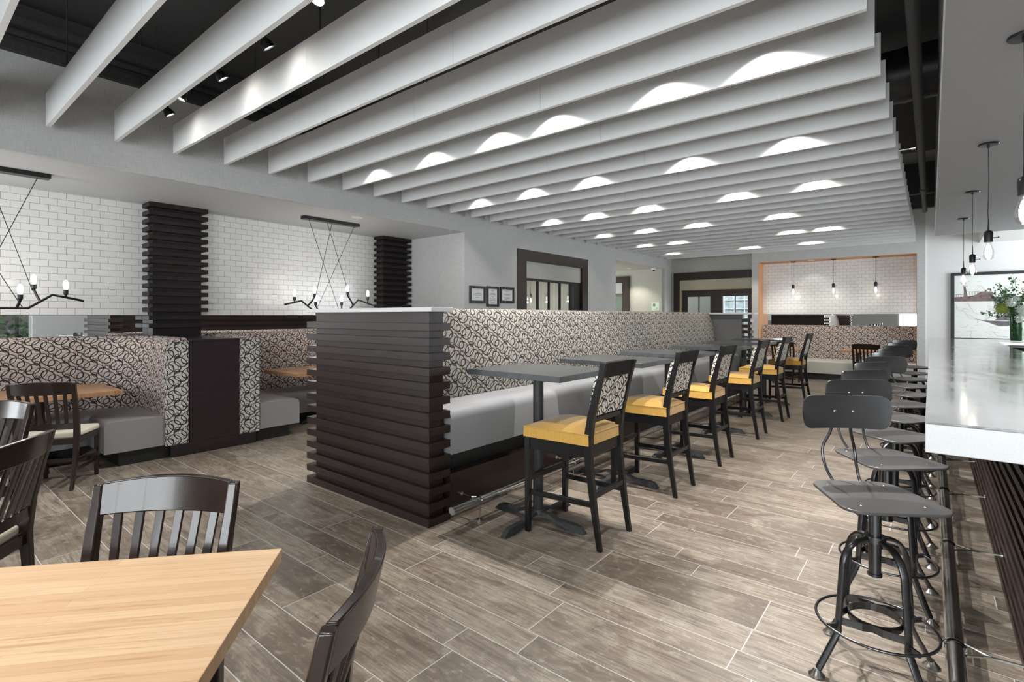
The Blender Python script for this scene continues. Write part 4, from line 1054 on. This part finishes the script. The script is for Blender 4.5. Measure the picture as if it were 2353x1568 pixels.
# certificates
for i, (y0, y1, z0, z1) in enumerate(((6.24, 6.63, 1.72, 2.01), (6.665, 6.99, 1.665, 2.02), (7.03, 7.42, 1.735, 2.025))):
    t = thing('framed_certificate', ['left', 'middle, lower hanging', 'right'][i] + ' of the three black framed certificates beside the glazed doorway', 'certificate', (XW, (y0 + y1) / 2, (z0 + z1) / 2), 0, 'framed certificates on the left wall')
    hy, hz = (y1 - y0) / 2, (z1 - z0) / 2; f = .042
    MB().box(.001, .022, -hy, hy, hz - f, hz).box(.001, .022, -hy, hy, -hz, -hz + f).box(.001, .022, -hy, -hy + f, -hz + f, hz - f).box(.001, .022, hy - f, hy, -hz + f, hz - f).build('frame', M['black_wood'], t)
    MB().box(.001, .008, -hy + f, hy - f, -hz + f, hz - f).build('paper_sheet', M['paper'], t)
    tx = MB(); z = hz - f - .03
    while z > -hz + f + .02:
        ln_ = random.uniform(.3, .9) * (hy - f); tx.box(.0085, .009, -ln_ * .8, ln_ * .8, z, z + .006); z -= random.choice((.014, .02, .035))
    tx.build('print', M['ink'], t)
sg = thing('wall_sign', 'small pale green sign on the hall wall above the banquette', 'sign', (-6.30, 14.449, 1.78))
MB().box(-.12, .12, -.012, -.001, -.12, .12).build('plate', plain('sign_green', (.62, .74, .66), .5, var=.02), sg)
MB().add(MB().lathe([(.035, -.002), (.045, -.002), (.045, .0), (.035, 0)], n=20), Matrix.Translation((-.04, -.014, .045)) @ Matrix.Rotation(PI / 2, 4, 'X')).box(-.07, .06, -.0135, -.0125, -.085, -.07).box(.02, .07, -.0135, -.0125, -.05, -.04).build('emblem', plain('sign_ink', (.15, .25, .2), .5), sg)
cm = thing('security_camera', 'small white dome camera under the hall ceiling edge', 'security camera', (-6.25, 14.2, ZS - .001))
MB().lathe([(.06, 0), (.065, -.02), (.06, -.05), (.0, -.052)], n=20).build('housing', M['white_trim'], cm, smooth=.8)
MB().lathe([(.035, -.05), (.03, -.075), (.015, -.088), (.0, -.09)], n=16).build('dome', M['black_paint'], cm, smooth=.8)
def downlight(label, x, y, z, power, warm=True):
    t = thing('recessed_downlight', label, 'ceiling light', (x, y, z), 0)
    MB().lathe([(.045, 0), (.075, 0), (.078, -.006), (.045, -.004)], n=24).build('trim_ring', M['white_trim'], t, smooth=.6)
    if power:
        MB().lathe([(.001, -.002), (.045, -.002)], n=20, caps=False).build('lens', M['lens'], t)
        l = bpy.data.lights.new('glow', 'SPOT'); l.energy = power; l.color = (1, .93, .78); l.spot_size = math.radians(110); l.spot_blend = .5; l.shadow_soft_size = .04
        lo = bpy.data.objects.new('glow', l); link(lo, t); lo.location = (0, 0, -.02)
    else: MB().lathe([(.001, -.002), (.045, -.002)], n=20, caps=False).build('lens', M['white_trim'], t)
downlight('small round recessed light in the hall ceiling', -6.87, 13.85, ZS, 45)
downlight('unlit recessed light beside the second chandelier canopy', -6.27, 4.25, ZS, 0)
downlight('recessed light over the left side of the far tiled niche', -2.3, 14.55, 2.874, 4)
struct('baseboard_left', MB().box(-6.0, -5.985, 6.13, 7.53, 0, .12).box(-6.0, -5.985, 10.08, 11.41, 0, .12), M['dwood_y'])

area_light('hall_fill', (-9.4, 12.9, 1.7), (PI / 2, 0, -PI / 2), 2.4, 1.8, 55, (1, .97, .9))  # unseen area light added to brighten the hall and its ceiling
gw = MB().box(6.6, 6.8, -2, 7, 0, 4.5).build('garden_wall', None)
gw.data.materials.append(tile('garden_brick', (1, 2), 0, .22, .075, (.34, .30, .28))); tag(gw, 'brick wall outside the side window, seen only in the left mirror', 'brick wall')
hd = thing('bush', 'leafy teal green bush outside the side window, seen in the left mirror', 'bush', (5.9, 2.6, 0))
def g2(): return Vector((rnd(.35), rnd(1.3), random.uniform(.2, 3.2))), Vector((rnd(1), rnd(1), rnd(1)))
leafcloud(1500, g2, .16).build('leaves', M['leaf'], hd, fix=False)
MB().cyl((0, 0, 0), (0, 0, 2.4), .04).build('trunk', M['dwood_z'], hd)
struct('ground_outside', MB().box(4.35, 9, -4, 8, -.06, -.01), M['grout'])
